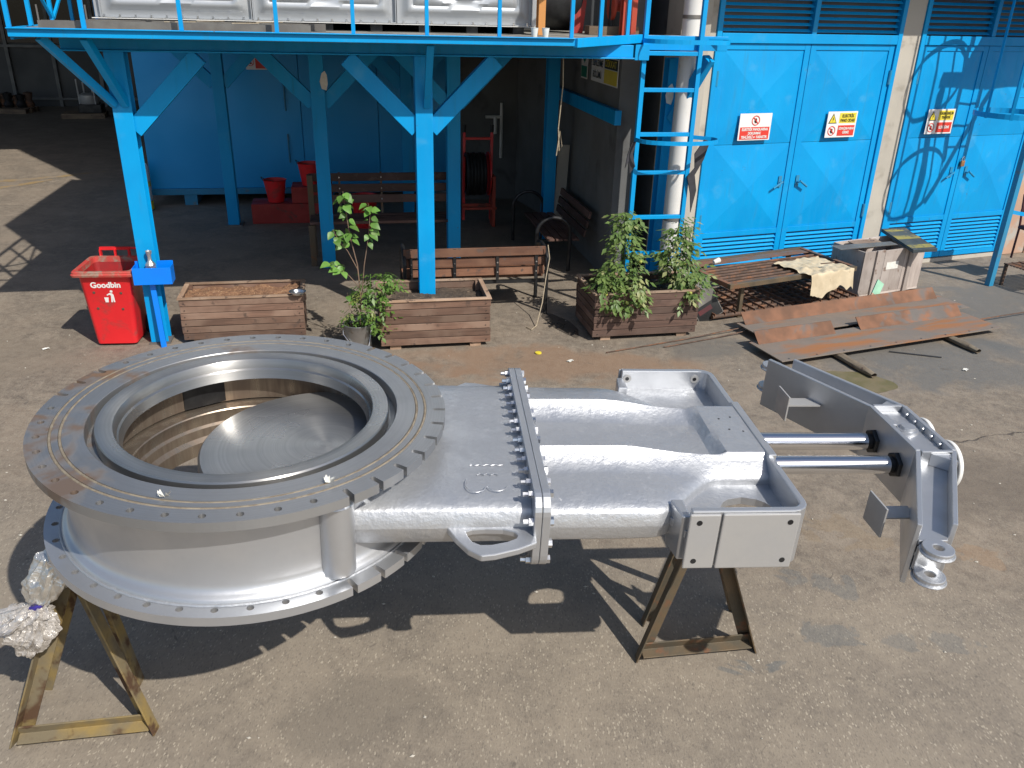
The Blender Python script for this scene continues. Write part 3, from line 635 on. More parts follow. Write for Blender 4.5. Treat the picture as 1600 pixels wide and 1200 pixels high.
# cistern of pressed panels on the deck
tk = Thing('panel_tank', 'large silver cistern of pressed panels standing on the platform', 'tank', 2, -.1, 9.5, 3.19, absolute=True)
PW = 1.435; u0 = -2.30
def panel_mesh():
    b = MB(); h = PW / 2 - .004
    b.box(-h, h, -.055, 0, -h, -h + .008).box(-h, h, -.055, 0, h - .008, h).box(-h, -h + .008, -.055, 0, -h + .009, h - .009).box(h - .008, h, -.055, 0, -h + .009, h - .009)
    def fn(a, c):
        x = (a * 2 - 1) * (h - .009); z = (c * 2 - 1) * (h - .009); r_ = math.hypot(x, z)
        e = max(abs(x), abs(z)) / h
        y = -.008 - .06 * sstep(.93, .80, e) + .045 * math.exp(-((r_ - .50) / .032) ** 2) + .035 * math.exp(-((r_ - .28) / .03) ** 2) + .03 * math.exp(-((max(abs(x), abs(z)) - .55) / .025) ** 2)
        return (x, y, z)
    b.grid(fn, 44, 44); return b.mesh('panel', 'sky_metal', True, 50)
pm_ = panel_mesh()
for i in range(3):
    for k in range(2): tk.inst('panel', pm_, (u0 + PW * (i + .5), 9.5, 3.27 + PW * (k + .5)))
for i in range(3):
    for k in range(2): tk.inst('panel', pm_, (u0, 9.5 + 1.28 * (i + .5), 3.27 + PW * (k + .5)), (0, 0, R(-90)), (1.28 / PW, 1, 1))
    for k in range(2): tk.inst('panel', pm_, (u0 + 3 * PW, 9.5 + 1.28 * (i + .5), 3.27 + PW * (k + .5)), (0, 0, R(90)), (1.28 / PW, 1, 1))
tk.part('core', MB().box(u0 + .06, u0 + 3 * PW - .06, 9.56, 13.3, 3.28, 3.27 + 2 * PW), 'sky_metal')
tk.part('bottom_flange', MB().box(u0 - .07, u0 + 3 * PW + .07, 9.42, 9.50, 3.262, 3.269), 'white_paint')
boltm = MB().lathe([(0, 0), (.016, 0), (.016, .014), (.01, .016), (.01, .03), (0, .03)], 6).mesh('bolt', 'zinc')
for k in range(30): tk.inst('bolt', boltm, (u0 + .04 + k * .145, 9.445, 3.27))
for k in range(9): tk.part('support', MB().box(u0 + .1 + .5 * k, u0 + .22 + .5 * k, 9.47, 13.3, 3.191, 3.26), 'dark_steel')

for i, (n, a, b, lab) in enumerate(((8.62, -2.62, -.28, 'front one of two long grey steel channels lying on the deck edge'), (9.12, -2.35, -.15, 'rear one of two long grey steel channels lying by the cistern'))):
    t = Thing('steel_channel', lab, 'steel profile', 2, (a + b) / 2, n, 3.192, group='steel channels on the deck')
    L = (b - a) / 2
    t.part('channel', MB().box(-L, L, -.012, 0, 0, .065).box(-L, L, .0005, .09, 0, .008).box(-L, L, .0905, .10, 0, .065), 'grey_steel')
    t.part('lug', MB().box(-L, -L + .012, .0105, .02, .066, .19), 'grey_steel')
    t.part('strip', MB().bar((L * .4, -.01, .072), (L * .62, .11, .074), .02, .006).bar((-.1 * L, -.01, .072), (.12 * L, .11, .074), .02, .006), 'rope')
for i, u in enumerate((1.84, 1.95)):
    t = Thing('paper_cup', ('left' if i == 0 else 'right') + ' one of two white paper cups on the platform edge', 'cup', 2, u, 8.56, 3.192, group='paper cups on the deck')
    t.part('cup', MB().lathe([(0, .003), (.026, .003), (.037, .088), (.040, .09), (.036, .09), (.0255, .01), (0, .01)], 20), 'paper', True)

# pump stand and firefighting gear on the deck
pp = Thing('pump_stand', 'red and orange pump frame with dark flanges on the platform', 'pump', 2, 2.4, 9.7, 3.19, absolute=True)
def leg_i(u, n, mt, w_=.13):
    b = MB(); ibeam(b, u, n, 3.192, 4.8, w_, .12, .02); return pp.part('post', b, mt, bevel=.004)
leg_i(2.05, 9.25, 'orange', .075); leg_i(3.12, 9.62, 'orange_red', .16)
pp.part('post', MB().prism([(2.62, 3.192), (2.74, 3.192), (2.80, 3.9), (2.52, 3.9)], 10.1, 10.2, 'xz'), 'red_old', bevel=.004)
pp.part('bearer', MB().box(2.72, 3.3, 9.75, 9.95, 3.192, 3.28), 'wood_pallet')
pp.part('flange', MB().lathe([(0, 0), (.16, 0), (.16, .03), (.07, .03), (.07, .2), (.16, .2), (.16, .23), (0, .23)], 20).xf(Matrix.Translation((2.98, 9.85, 3.5)) @ Matrix.Rotation(R(90), 4, 'Y')), 'orange_red', True)
pp.part('stand', MB().cyl((3.0, 9.85, 3.281), (3.0, 9.85, 3.6), .035, 12), 'dark_steel', True)
pp.part('casing', MB().lathe([(0, 0), (.3, 0), (.34, .1), (.34, .5), (.28, .62), (0, .62)], 24).xf(Matrix.Translation((2.15, 10.4, 3.55)) @ Matrix.Rotation(R(90), 4, 'Y')), 'dark_steel', True)
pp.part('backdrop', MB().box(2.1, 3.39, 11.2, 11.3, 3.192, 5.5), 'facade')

# ladder at the right end of the platform
ld = Thing('caged_ladder', 'blue steel ladder with hoops leaning at the right end of the platform', 'ladder', 2, 3.56, 9.30, absolute=True)
for u in (3.24, 3.885): ld.part('stringer', MB().box(u - .025, u + .025, 9.31, 9.365, .02, 4.6), 'blue', bevel=.003)
for z in (.35, .78, 1.22, 1.74, 2.17, 2.65, 3.03): ld.part('rung', MB().box(3.266, 3.859, 9.315, 9.36, z - .022, z + .022), 'blue', bevel=.003)
for z in (2.12, 3.16, 4.2):
    pts = [(3.21, 9.31, z)] + [(3.69 + .47 * math.cos(a), 9.22 + .26 * math.sin(a), z) for a in [R(-175 + 195 * k / 18) for k in range(19)]] + [(3.93, 9.40, z + .01)]
    hb = MB()
    for p, q in zip(pts, pts[1:]): hb.bar(p, q, .008, .045)
    ld.part('hoop', hb, 'blue')
single('black_rag', MB().prism([(0, .22), (.05, .24), (.02, .1), (.06, -.04), (0, -.12), (-.02, .02), (-.06, -.06), (-.04, .1)], -.012, .004, 'xz'), 'rag_black', 'torn black plastic rag tied to the left side of the ladder', 'rag', 2, 3.17, 9.30, 1.86)
single('black_rag', MB().prism([(.1, .42), (.17, .40), (.12, .2), (.03, .02), (.07, -.16), (.03, -.42), (.0, -.2), (-.06, .0), (.02, .1), (.0, .26)], -.012, .004, 'xz'), 'rag_black', 'long torn black plastic rag hanging from the right ladder hoop', 'rag', 2, 3.93, 9.28, 1.70)

pi = Thing('drain_pipe', 'white vertical drain pipe between ladder and blue doors', 'pipe', 2, 3.92, 9.75)
pi.part('pipe', MB().cyl((0, 0, 0), (0, 0, 6.2), .105, 28), 'white_pipe', True)
for z in (.62, 1.1, 3.4): pi.part('clamp', MB().lathe([(.106, z - .02), (.112, z - .018), (.112, z + .018), (.106, z + .02)], 28), 'grey_steel' if z > 1 else 'blue_bright', True)
rp = single('hanging_cord', MB().tube([(0, 0, 0), (.01, 0, -.3), (-.02, 0, -.75), (.0, 0, -1.0), (.03, 0, -.95), (.0, 0, -.78), (-.03, 0, -1.05)], .006, 6), 'rope', 'frayed cord hanging from the platform in front of the dark wall', 'cord', 2, 2.35, 9.4, 2.98, smooth=True)

# ------------------------------------------------------------------ knife gate valve (the main subject)
nn = Vector((.02557143, -.0127572, 1)).normalized()
ex = Vector((math.cos(R(5.8)), math.sin(R(5.8)), 0)); ex = (ex - nn * ex.dot(nn)).normalized(); ey = nn.cross(ex)
VC = Vector((-1.31845913, 3.71801348, 1.62)); HB = .524
vv = Thing('gate_valve', 'huge silver painted knife gate valve lying flat on steel trestles', 'valve')
vm = Matrix.Identity(4)
for i in range(3): vm[i][0] = ex[i]; vm[i][1] = ey[i]; vm[i][2] = nn[i]; vm[i][3] = (VC - nn * HB)[i]
vv.e.matrix_world = vm; vv.off = (0, 0, -HB)          # mesh coordinates below: x along valve, y away, z measured from the upper face
RF, RB, RI = .985, .937, .897
def flange_ring(slots, w0, w1):
    b = MB(); hr = .0165
    for k in range(40):
        th = R(9 * k); a0, a1 = th - R(4.5), th + R(4.5)
        def P(r, a): return (r * math.cos(a), r * math.sin(a))
        c = P(RB, th)
        if k in slots:
            hs = .0125; da = hs / RF
            arc_in = [P(RI, a0 + (a1 - a0) * i / 4) for i in range(5)]
            o1 = [P(RF, a0 + (th - da - a0) * i / 2) for i in range(3)]
            o2 = [P(RF, th + da + (a1 - th - da) * i / 2) for i in range(3)]
            er = Vector((math.cos(th), math.sin(th))); et = Vector((-er.y, er.x))
            semi = []
            for i in range(9):
                t = math.pi * i / 8; v = Vector(c) - er * .004 - et * hs * math.cos(t) - er * hs * math.sin(t); semi.append((v.x, v.y))
            poly = arc_in[::-1] + o1 + semi + o2
            poly = arc_in[::-1] + o1 + semi + o2
            n = len(poly)
            vs = [(x, y, w0) for x, y in poly] + [(x, y, w1) for x, y in poly]
            fs = [tuple(range(n))[::-1], tuple(range(n, 2 * n))] + [(i, i + 1, n + i + 1, n + i) for i in range(5, n - 1)]
            b.add(vs, fs)
        else:
            M_ = 16; hole = []; bd = []
            for i in range(M_):
                t = 2 * math.pi * (i + .5) / M_; dx, dy = math.cos(t), math.sin(t)
                er = Vector((math.cos(th), math.sin(th))); et = Vector((-er.y, er.x))
                v = Vector(c) + er * dx * hr + et * dy * hr; hole.append((v.x, v.y))
                # boundary in (r, angle) square
                s_ = max(abs(dx), abs(dy)); qx, qy = dx / s_, dy / s_
                r_ = RB + (RF - RB) * qx if qx > 0 else RB + (RB - RI) * qx
                bd.append(P(r_, th + R(4.5) * qy))
            # snap the samples nearest the corners
            for j, (qx, qy) in zip((M_ // 8, 3 * M_ // 8, 5 * M_ // 8, 7 * M_ // 8), ((1, 1), (-1, 1), (-1, -1), (1, -1))):
                r_ = RF if qx > 0 else RI
                bd[j] = P(r_, th + R(4.5) * qy)
            n = M_
            vs = [(x, y, w0) for x, y in bd] + [(x, y, w0) for x, y in hole] + [(x, y, w1) for x, y in bd] + [(x, y, w1) for x, y in hole]
            fs = []
            for i in range(n):
                j = (i + 1) % n
                fs += [(i, n + i, n + j, j), (2 * n + i, 2 * n + j, 3 * n + j, 3 * n + i), (n + i, 3 * n + i, 3 * n + j, n + j)]
                if math.hypot(*bd[i]) > RF - .004 and math.hypot(*bd[j]) > RF - .004: fs.append((i, j, 2 * n + j, 2 * n + i))
            b.add(vs, fs)
    return b
# snapping corners breaks the shared sides only at equal positions, so neighbouring sectors still meet
SL = set(range(0, 7)) | set(range(34, 40)) | {17, 18, 19}
ft = vv.part('upper_flange', flange_ring(SL, -.046, 0), 'steel_face', label='bare machined upper flange ring with bolt holes and slots')
NS = 128
vv.part('flange_face', MB().lathe([(.897, -.046), (.897, 0), (.890, 0), (.889, -.005), (.876, -.005), (.875, .001), (.847, .001), (.846, -.005), (.833, -.005), (.832, .0015), (.741, .0015), (.738, -.002), (.736, -.07), (.69, -.07)], NS), 'steel_face', True, sub=ft, ang=25)
for r0 in (.8825, .8395): vv.part('gasket_cord', MB().lathe([(r0 - .0064, -.005), (r0 - .0062, -.001), (r0 - .002, .002), (r0 + .003, .0018), (r0 + .0062, -.001), (r0 + .0064, -.005)], NS), 'gasket', True, sub=ft)
fb = vv.part('lower_flange', flange_ring(SL, -.524, -.479), 'silver', label='silver painted lower flange ring with bolt holes and slots')
vv.part('flange_hub', MB().lathe([(.70, -.524), (.897, -.524), (.897, -.479), (.86, -.479)], NS), 'silver', True, sub=fb)
vv.part('drum', MB().lathe([(.905, -.046), (.898, -.056), (.875, -.066), (.866, -.08), (.862, -.11), (.862, -.40), (.868, -.428), (.885, -.448), (.898, -.452), (.905, -.462), (.912, -.4795)], NS), 'silver', True, ang=50)
vv.part('weld_bead', MB().tube([((.913 + .004 * nz(a * 40, 0)) * math.cos(a), (.913 + .004 * nz(a * 40, 5)) * math.sin(a), -.476) for a in [2 * math.pi * i / 240 for i in range(240)]], .0075, 6, closed=True), 'silver_cast', True)
vv.part('bore_wall', MB().lathe([(.70, -.105), (.685, -.12), (.685, -.275), (.72, -.28)], 96), 'bronze_wall', True)
vv.part('seat_ring', MB().lathe([(.697, -.069), (.699, -.004), (.694, .004), (.625, .003), (.618, .0), (.613, -.008), (.606, -.05), (.598, -.058), (.588, -.100), (.586, -.107), (.70, -.107)], NS), 'steel_turned', True, ang=28)
vv.part('lower_seat', MB().lathe([(.70, -.284), (.605, -.284), (.600, -.29), (.612, -.33), (.612, -.36), (.598, -.372), (.594, -.42), (.570, -.44), (.566, -.515), (.70, -.524)], NS), 'bronze_wall', True, ang=30)
gt = vv.part('gate', MB().lathe([(0, -.20), (.57, -.20), (.613, -.203), (.624, -.215), (.626, -.25), (.61, -.262), (0, -.262)], NS), 'steel_turned', True, ang=30)
gt.location = (.375, 0, 0)
vv.part('gate_tail', MB().box(.55, 1.33, -.6, .6, -.258, -.206), 'steel_face')
for sg_ in (-1, 1):
    vv.part('guide_block', MB().prism([(-.46, sg_ * .50), (-.26, sg_ * .635), (-.30, sg_ * .66), (-.50, sg_ * .53)], -.272, -.13), 'dark_steel')
    vv.part('boss', MB().cyl((.50, sg_ * .71, -.075), (.50, sg_ * .71, -.455), .078, 28), 'silver', True, bevel=.012)
# body neck
def section_loft(stations, nyy=81, p=6., snap=(), x0=None):
    b = MB(); n = 2 * nyy; xs, xe = stations[0][0], stations[-1][0]
    for (x, hw, ht, top, mid) in stations:
        ys = [(-1 + 2 * j / (nyy - 1)) * hw for j in range(nyy)]
        if snap:
            def Y(q):
                e = abs(q); k = e / .45 * snap[0] if e <= .45 else snap[0] + (e - .45) / .55 * (hw - snap[0]); return math.copysign(k, q)
            ys = [Y(-1 + 2 * j / (nyy - 1)) for j in range(nyy)]
        def X(y): return x if x0 is None else x0(y) + (xe - x0(y)) * (x - xs) / (xe - xs)
        for y in ys:
            z = mid + ht * max(0, 1 - (abs(y) / hw) ** p) ** (1 / p); b.v.append((X(y), y, top(x, y, z) if top else z))
        for y in ys[::-1]: b.v.append((X(y), y, mid - ht * max(0, 1 - (abs(y) / hw) ** p) ** (1 / p)))
    for i in range(len(stations) - 1):
        for j in range(n): b.f.append((i * n + j, i * n + (j + 1) % n, (i + 1) * n + (j + 1) % n, (i + 1) * n + j))
    b.f.append(tuple(range((len(stations) - 1) * n, len(stations) * n))); return b
st = [(.8 + .571 * i / 24, .668, .128, None, -.265) for i in range(25)]
vv.part('body_neck', section_loft(st, 101, 5., (), lambda y: math.sqrt(.81 ** 2 - y * y)), 'silver_cast', True, ang=50)
# weld-written marks on the neck and bonnet
def squiggle(pts, w_=-.1345):
    return MB().tube([(x, y, w_ + .002 * nz(x * 60, y * 60)) for x, y in pts], .0022, 5)
def dots(x0, y0, L, a, k=14): return [(x0 + L * i / k, y0 + a * math.sin(i * 1.9)) for i in range(k + 1)]
vv.part('weld_mark', squiggle(dots(1.10, -.33, .16, .004)), 'silver_cast', True)
vv.part('weld_mark', squiggle([(1.12 + .05 * math.cos(a), -.50 + .07 * math.sin(a)) for a in [R(140 + 15 * i) for i in range(14)]] + [(1.22 + .05 * math.cos(a), -.50 + .06 * math.sin(a)) for a in [R(200 + 14 * i) for i in range(11)]]), 'silver_cast', True)
vv.part('weld_mark', squiggle([(1.13 + .1 * i / 6, -.42 + .012 * (i % 2)) for i in range(7)]), 'silver_cast', True)
# bonnet with two longitudinal ribs and a flat pad at the end
def hw_b(x): return .668 - .30 * sstep(1.95, 2.36, x)
def top_b(x, y, base):
    A = .082 - .036 * sstep(1.85, 2.35, x)
    rb = 0
    for c in (.255, -.255):
        t = max(0, 1 - abs(y - c) / (.14 if y < c else .022)); rb = max(rb, t ** 1.7)
    wv = base - .006 + A * rb + .0012 * nz(x * 5, y * 5, 2) + .0012 * nz(x * 16, y * 16, 5)
    pad = sstep(2.34, 2.40, x + .06 * y) * sstep(.285, .25, abs(y))
    return wv * (1 - pad) + (-.105) * pad
st = []
for i in range(61):
    x = 1.447 + (2.625 - 1.447) * i / 60
    st.append((x, hw_b(x), .128 - .02 * sstep(1.8, 2.2, x), top_b, -.265))
vv.part('bonnet', section_loft(st, 181, 4.6, (.255,)), 'silver_cast', True, ang=32)
for sg_ in (-1, 1):     # lifting lugs
    o = [(.975, -.64), (1.02, -.74), (1.075, -.83), (1.13, -.876), (1.19, -.868), (1.30, -.83), (1.385, -.785), (1.388, -.70), (1.385, -.64), (1.25, -.62), (1.12, -.62), (1.04, -.62)]
    h_ = [(1.07, -.695), (1.078, -.73), (1.095, -.77), (1.13, -.795), (1.18, -.795), (1.25, -.775), (1.295, -.75), (1.305, -.725), (1.29, -.70), (1.24, -.68), (1.16, -.675), (1.10, -.68)]
    o = [(x, y * -sg_) for x, y in o]; h_ = [(x, y * -sg_) for x, y in h_]
    vv.part('lifting_lug', MB().ringprism(o, h_, -.295, -.262), 'silver', bevel=.006)
for x0, x1 in ((1.372, 1.4065), (1.4085, 1.4455)):
    vv.part('bonnet_flange', MB().prism(rrect(-.742, .742, -.462, -.068, .09, 6), x0, x1, 'yz'), 'silver', bevel=.004)
hexb = MB()
hexb.lathe([(0, 0), (.020, 0), (.020, .021), (.0115, .022), (.0115, .046), (0, .047)], 6)
hexb.xf(Matrix.Rotation(R(-90), 4, 'Y')); hexm = hexb.mesh('bolt', 'zinc')
heads = MB().lathe([(0, 0), (.0215, 0), (.0215, .018), (0, .018)], 6).xf(Matrix.Rotation(R(90), 4, 'Y')).mesh('bolt_head', 'zinc')
bp = [(.66 - .1 * i, -.100) for i in range(14)] + [(-.712, -.20), (-.712, -.32), (-.69, -.425), (-.58, -.432), (.712, -.20), (.712, -.32), (.69, -.425)] + [(.58 - .116 * i, -.432) for i in range(10)]
for (y, w_) in bp:
    vv.inst('bolt', hexm, (1.3715, y, w_), (R(random.uniform(0, 60)), 0, 0)); vv.inst('bolt_head', heads, (1.446, y, w_), (R(random.uniform(0, 60)), 0, 0))
# end frame
def strip(path, w0, w1, t):
    b = MB(); L = len(path); nrm = []
    for i in range(L):
        a = Vector(path[max(0, i - 1)]); c = Vector(path[min(L - 1, i + 1)]); d = (c - a).normalized(); nrm.append(Vector((d.y, -d.x)))
    out = [(p[0] + q.x * t / 2, p[1] + q.y * t / 2) for p, q in zip(path, nrm)]; inn = [(p[0] - q.x * t / 2, p[1] - q.y * t / 2) for p, q in zip(path, nrm)]
    vs = []
    for o, i_ in zip(out, inn): vs += [(o[0], o[1], w0), (i_[0], i_[1], w0), (i_[0], i_[1], w1), (o[0], o[1], w1)]
    fs = [(0, 1, 2, 3), tuple((L - 1) * 4 + k for k in (3, 2, 1, 0))]
    for i in range(L - 1):
        a = i * 4; c = a + 4; fs += [(a + k, a + (k + 1) % 4, c + (k + 1) % 4, c + k)[::-1] for k in range(4)]
    return b.add(vs, fs)
path = [(2.08, -.757), (2.30, -.757), (2.56, -.757)] + [(2.56 + .065 * math.sin(R(a)), -.692 - .065 * math.cos(R(a))) for a in (20, 45, 70, 90)]
path += [(2.625, y) for y in (-.55, -.3, 0, .3, .55)] + [(p[0], -p[1]) for p in path[::-1][0:0]]
path += [(2.56 + .065 * math.cos(R(a)), .692 + .065 * math.sin(R(a))) for a in (0, 20, 45, 70)] + [(2.56, .757), (2.30, .757), (2.08, .757)]
vv.part('end_frame', strip(path, -.415, -.112, .034), 'silver', bevel=.006)
vv.part('end_plate', MB().box(2.611, 2.655, -.30, .30, -.425, -.098), 'silver', bevel=.005)
for sg_ in (-1, 1):
    y0, y1 = sorted((sg_ * .7745, sg_ * .79))
    vv.part('mounting_pad', MB().box(2.068, 2.212, y0, y1, -.418, -.122), 'silver_flat', bevel=.006)
    vv.part('mounting_pad', MB().box(2.222, 2.585, y0, y1, -.42, -.120), 'silver_flat', bevel=.006)
    for x in (2.115, 2.54):
        for w_ in (-.165, -.375):
            vv.part('bolt_hole', MB().cyl((x, sg_ * .785, w_), (x, sg_ * .7915, w_), .0135, 16), 'dark_steel', True)
            vv.part('hole_washer', MB().cyl((x, sg_ * .742, w_), (x, sg_ * .736, w_), .026, 16), 'silver_flat', True)
            vv.part('hole_recess', MB().cyl((x, sg_ * .737, w_), (x, sg_ * .7345, w_), .012, 12), 'dark_steel', True)
    # web with oval opening
    o = [(2.07, .28), (2.19, .28), (2.34, .28), (2.48, .28), (2.62, .28), (2.62, .40), (2.62, .52), (2.62, .64), (2.62, .75), (2.48, .75), (2.34, .75), (2.20, .75), (2.07, .75), (2.03, .64), (2.03, .52), (2.04, .40)]
    c = (2.425, .60); h_ = []
    for x, y in o:
        a = math.atan2(y - .515, (x - 2.33)); h_.append((c[0] + .135 * math.cos(a), c[1] + .125 * math.sin(a)))
    if sg_ < 0: vv.part('web', MB().ringprism([(x, y * sg_) for x, y in o], [(x, y * sg_) for x, y in h_], -.275, -.235), 'silver_cast', bevel=.012)
    else: vv.part('web', MB().prism(o, -.275, -.235), 'silver_cast', bevel=.012)
    vv.part('gusset', MB().prism([(2.03, sg_ * .60), (2.09, sg_ * .60), (2.09, sg_ * .745), (2.05, sg_ * .745)], -.40, -.16), 'silver', bevel=.008)
for x, y in ((2.48, .10), (2.55, .12), (2.50, -.02), (2.57, -.04)): vv.part('set_screw', MB().cyl((x, y, -.106), (x, y, -.1035), .006, 8), 'dark_steel', True)
# rods, glands and nuts
for y in (.128, -.128):
    rd = vv.part('rod', MB().cyl((2.64, y, -.262), (3.37, y, -.262), .049, 40), 'chrome', True)
    vv.part('gland', MB().cyl((2.655, y, -.262), (2.672, y, -.262), .060, 32), 'brass', True, sub=rd)
    vv.part('thread', MB().cyl((3.37, y, -.262), (3.43, y, -.262), .044, 24), 'black_rubber', True, sub=rd)
    nb = MB().lathe([(0, 0), (.068, 0), (.074, .006), (.074, .045), (.068, .05), (0, .05)], 6).xf(Matrix.Translation((3.40, y, -.262)) @ Matrix.Rotation(R(90), 4, 'Y'))
    vv.part('rod_nut', nb, 'dark_steel', sub=rd, bevel=.004)
for y in (.215, .19, -.055, -.035): vv.part('fitting', MB().cyl((2.655, y, -.165), (2.685, y, -.165), .013, 10), 'brass', True)
for y in (.24, -.03): vv.part('seal', MB().cyl((2.655, y, -.15), (2.662, y, -.15), .03, 14), 'black_rubber', True)
# crosshead yoke
inner = [(3.078, -.912), (3.435, -.255), (3.435, .255), (3.078, .912)]
outer = [(3.245, -.912), (3.635, -.255), (3.635, .255), (3.245, .912)]
def seg_plate(a, b_, t, w0, w1):
    a = Vector(a); b_ = Vector(b_); d = (b_ - a).normalized(); q = Vector((d.y, -d.x)) * t / 2
    return MB().prism([(a + q).to_tuple(), (b_ + q).to_tuple(), (b_ - q).to_tuple(), (a - q).to_tuple()][::-1], w0, w1)
W0, W1 = -.425, -.097
yk = vv.part('yoke_plate', seg_plate(inner[1], inner[2], .028, W0, W1), 'silver', bevel=.004)
vv.part('yoke_plate', seg_plate(outer[1], outer[2], .028, W0, W1), 'silver', bevel=.004)
for pl in (inner, outer):
    for i, j in ((0, 1), (2, 3)):
        a, b_ = pl[i], pl[j]
        vv.part('yoke_plate', seg_plate(a, b_, .024, W0 + .002, W1 - .002), 'silver', bevel=.004)
for sg_ in (-1, 1):
    for w_ in (-.19, -.335):
        poly = [(3.448, sg_ * .262), (3.618, sg_ * .262), (3.225, sg_ * .925), (3.085, sg_ * .925)]
        vv.part('yoke_web', MB().prism(poly, w_ - .012, w_ + .012), 'silver', bevel=.003)
        c = (3.143, sg_ * .985)
        vv.part('yoke_lug', MB().ringprism(circ(*c, .068, 28), circ(*c, .024, 28), w_ - .018, w_ + .020), 'silver', bevel=.004)
        vv.part('weld_bead', MB().tube([(c[0] + .07 * math.cos(a), c[1] + .07 * math.sin(a), w_ - .006 + .003 * nz(a * 9, w_ * 50)) for a in [2 * math.pi * i / 40 for i in range(40)]], .007, 6, closed=True), 'silver_cast', True)
    vv.part('yoke_end', MB().box(3.085, 3.215, sg_ * .935 - .010, sg_ * .935 + .010, -.322, -.203), 'silver', bevel=.003)
    vv.part('yoke_divider', MB().box(3.451, 3.619, sg_ * .262 - .011, sg_ * .262 + .011, W0 + .01, W1 - .001), 'silver', bevel=.003)
    vv.part('yoke_gusset', MB().prism([(3.50, sg_ * .275), (3.615, sg_ * .275), (3.60, sg_ * .36)], -.176, -.11), 'silver')
    # striker paddles
    y = sg_ * .625 + (.0 if sg_ < 0 else -.07)
    pd = vv.part('striker', MB().box(3.043, 3.053, y - .083, y + .083, -.318, -.158), 'silver_flat', bevel=.002)
    vv.part('striker_arm', MB().box(3.0535, 3.235 if sg_ < 0 else 3.27, y - .05, y + .05, -.235, -.227), 'silver_flat', sub=pd)
    vv.part('end_cap', MB().cyl((3.650, sg_ * .13, -.262), (3.70, sg_ * .13, -.262), .118, 40), 'silver', True, bevel=.006)
    vv.part('end_cap', MB().cyl((3.70, sg_ * .13, -.262), (3.725, sg_ * .13, -.262), .135, 40), 'white_paint', True, bevel=.006)
vv.part('yoke_top', MB().box(3.45, 3.62, -.25, .25, -.150, -.135).box(3.45, 3.62, -.25, .25, -.39, -.375), 'silver')
vv.part('boss', MB().lathe([(.058, -.135), (.056, -.122), (.042, -.120), (.038, -.104), (.0, -.102)], 32, (3.535, .02)), 'silver', True)
vv.part('packing_block', MB().box(3.452, 3.49, .05, .17, -.134, -.110), 'silver', bevel=.004)
for i in range(5): vv.part('yoke_bolt', MB().lathe([(0, 0), (.012, 0), (.011, .010), (0, .012)], 10).xf(Matrix.Translation((3.6195, .18 - .085 * i, -.118)) @ Matrix.Rotation(R(-90), 4, 'Y')), 'zinc', True)

# scraps of white tape left in the gasket groove
for i, (x, y, lab) in enumerate(((-.18, -.80, 'tuft of white cotton tape on the valve ring, left one'), (.48, -.70, 'scrap of white tape stuck on the valve ring, right one'))):
    p = VC + ex * x + ey * y
    b = MB()
    for k in range(9):
        a = random.uniform(0, 6.28); b.add([(0, 0, 0), (.028 * math.cos(a), .02 * math.sin(a), .02 + .014 * random.random()), (.028 * math.cos(a + .6), .02 * math.sin(a + .6), .012)], [(0, 1, 2)])
    o = single('tape_scrap', b, 'paper', lab, 'scrap', 0, p.x, p.y, p.z + .003)

# ------------------------------------------------------------------ trestles
def trestle(label, feet, top, rail_z=.05, mt='trestle'):
    (f1, f2, r1, r2), (t1, t2) = feet, top
    t = Thing('trestle', label, 'trestle', 0, (f1[0] + f2[0]) / 2, (f1[1] + f2[1]) / 2, 0, group='steel trestles under the valve')
    t.off = (t.e.location.x, t.e.location.y, 0)
    L = .072
    for a, b_, fl in ((f1, t1, 1), (f2, t1, -1), (r1, t2, 1), (r2, t2, -1)):
        lg = t.part('leg', MB().angle((a[0], a[1], 0), b_, L, .009, (0, -1, .2), fl), mt, bevel=.002)
    t.part('rail', MB().angle((f1[0] + .03, f1[1], rail_z), (f2[0] - .04, f2[1], rail_z), .065, .009, (0, -.3, 1), 1), mt, bevel=.002)
    d = Vector(t2) - Vector(t1)
    t.part('top_beam', MB().box(min(t1[0], t2[0]) - .03, max(t1[0], t2[0]) + .05, t1[1] - .03, t2[1] + .04, t1[2] - .02, t1[2] + .055), mt, bevel=.004)
    return t
trestle('yellow brown steel trestle under the round end of the valve', ((-2.49, 3.09), (-1.80, 3.20), (-2.56, 3.44), (-2.02, 3.54)), ((-2.14, 3.33, 1.055), (-2.16, 3.52, 1.055)))
trestle('rusty steel trestle under the bonnet end of the valve', ((.77, 3.82), (1.50, 3.93), (.85, 4.14), (1.50, 4.26)), ((1.12, 3.98, 1.10), (1.13, 4.16, 1.10)), mt='trestle_brown')

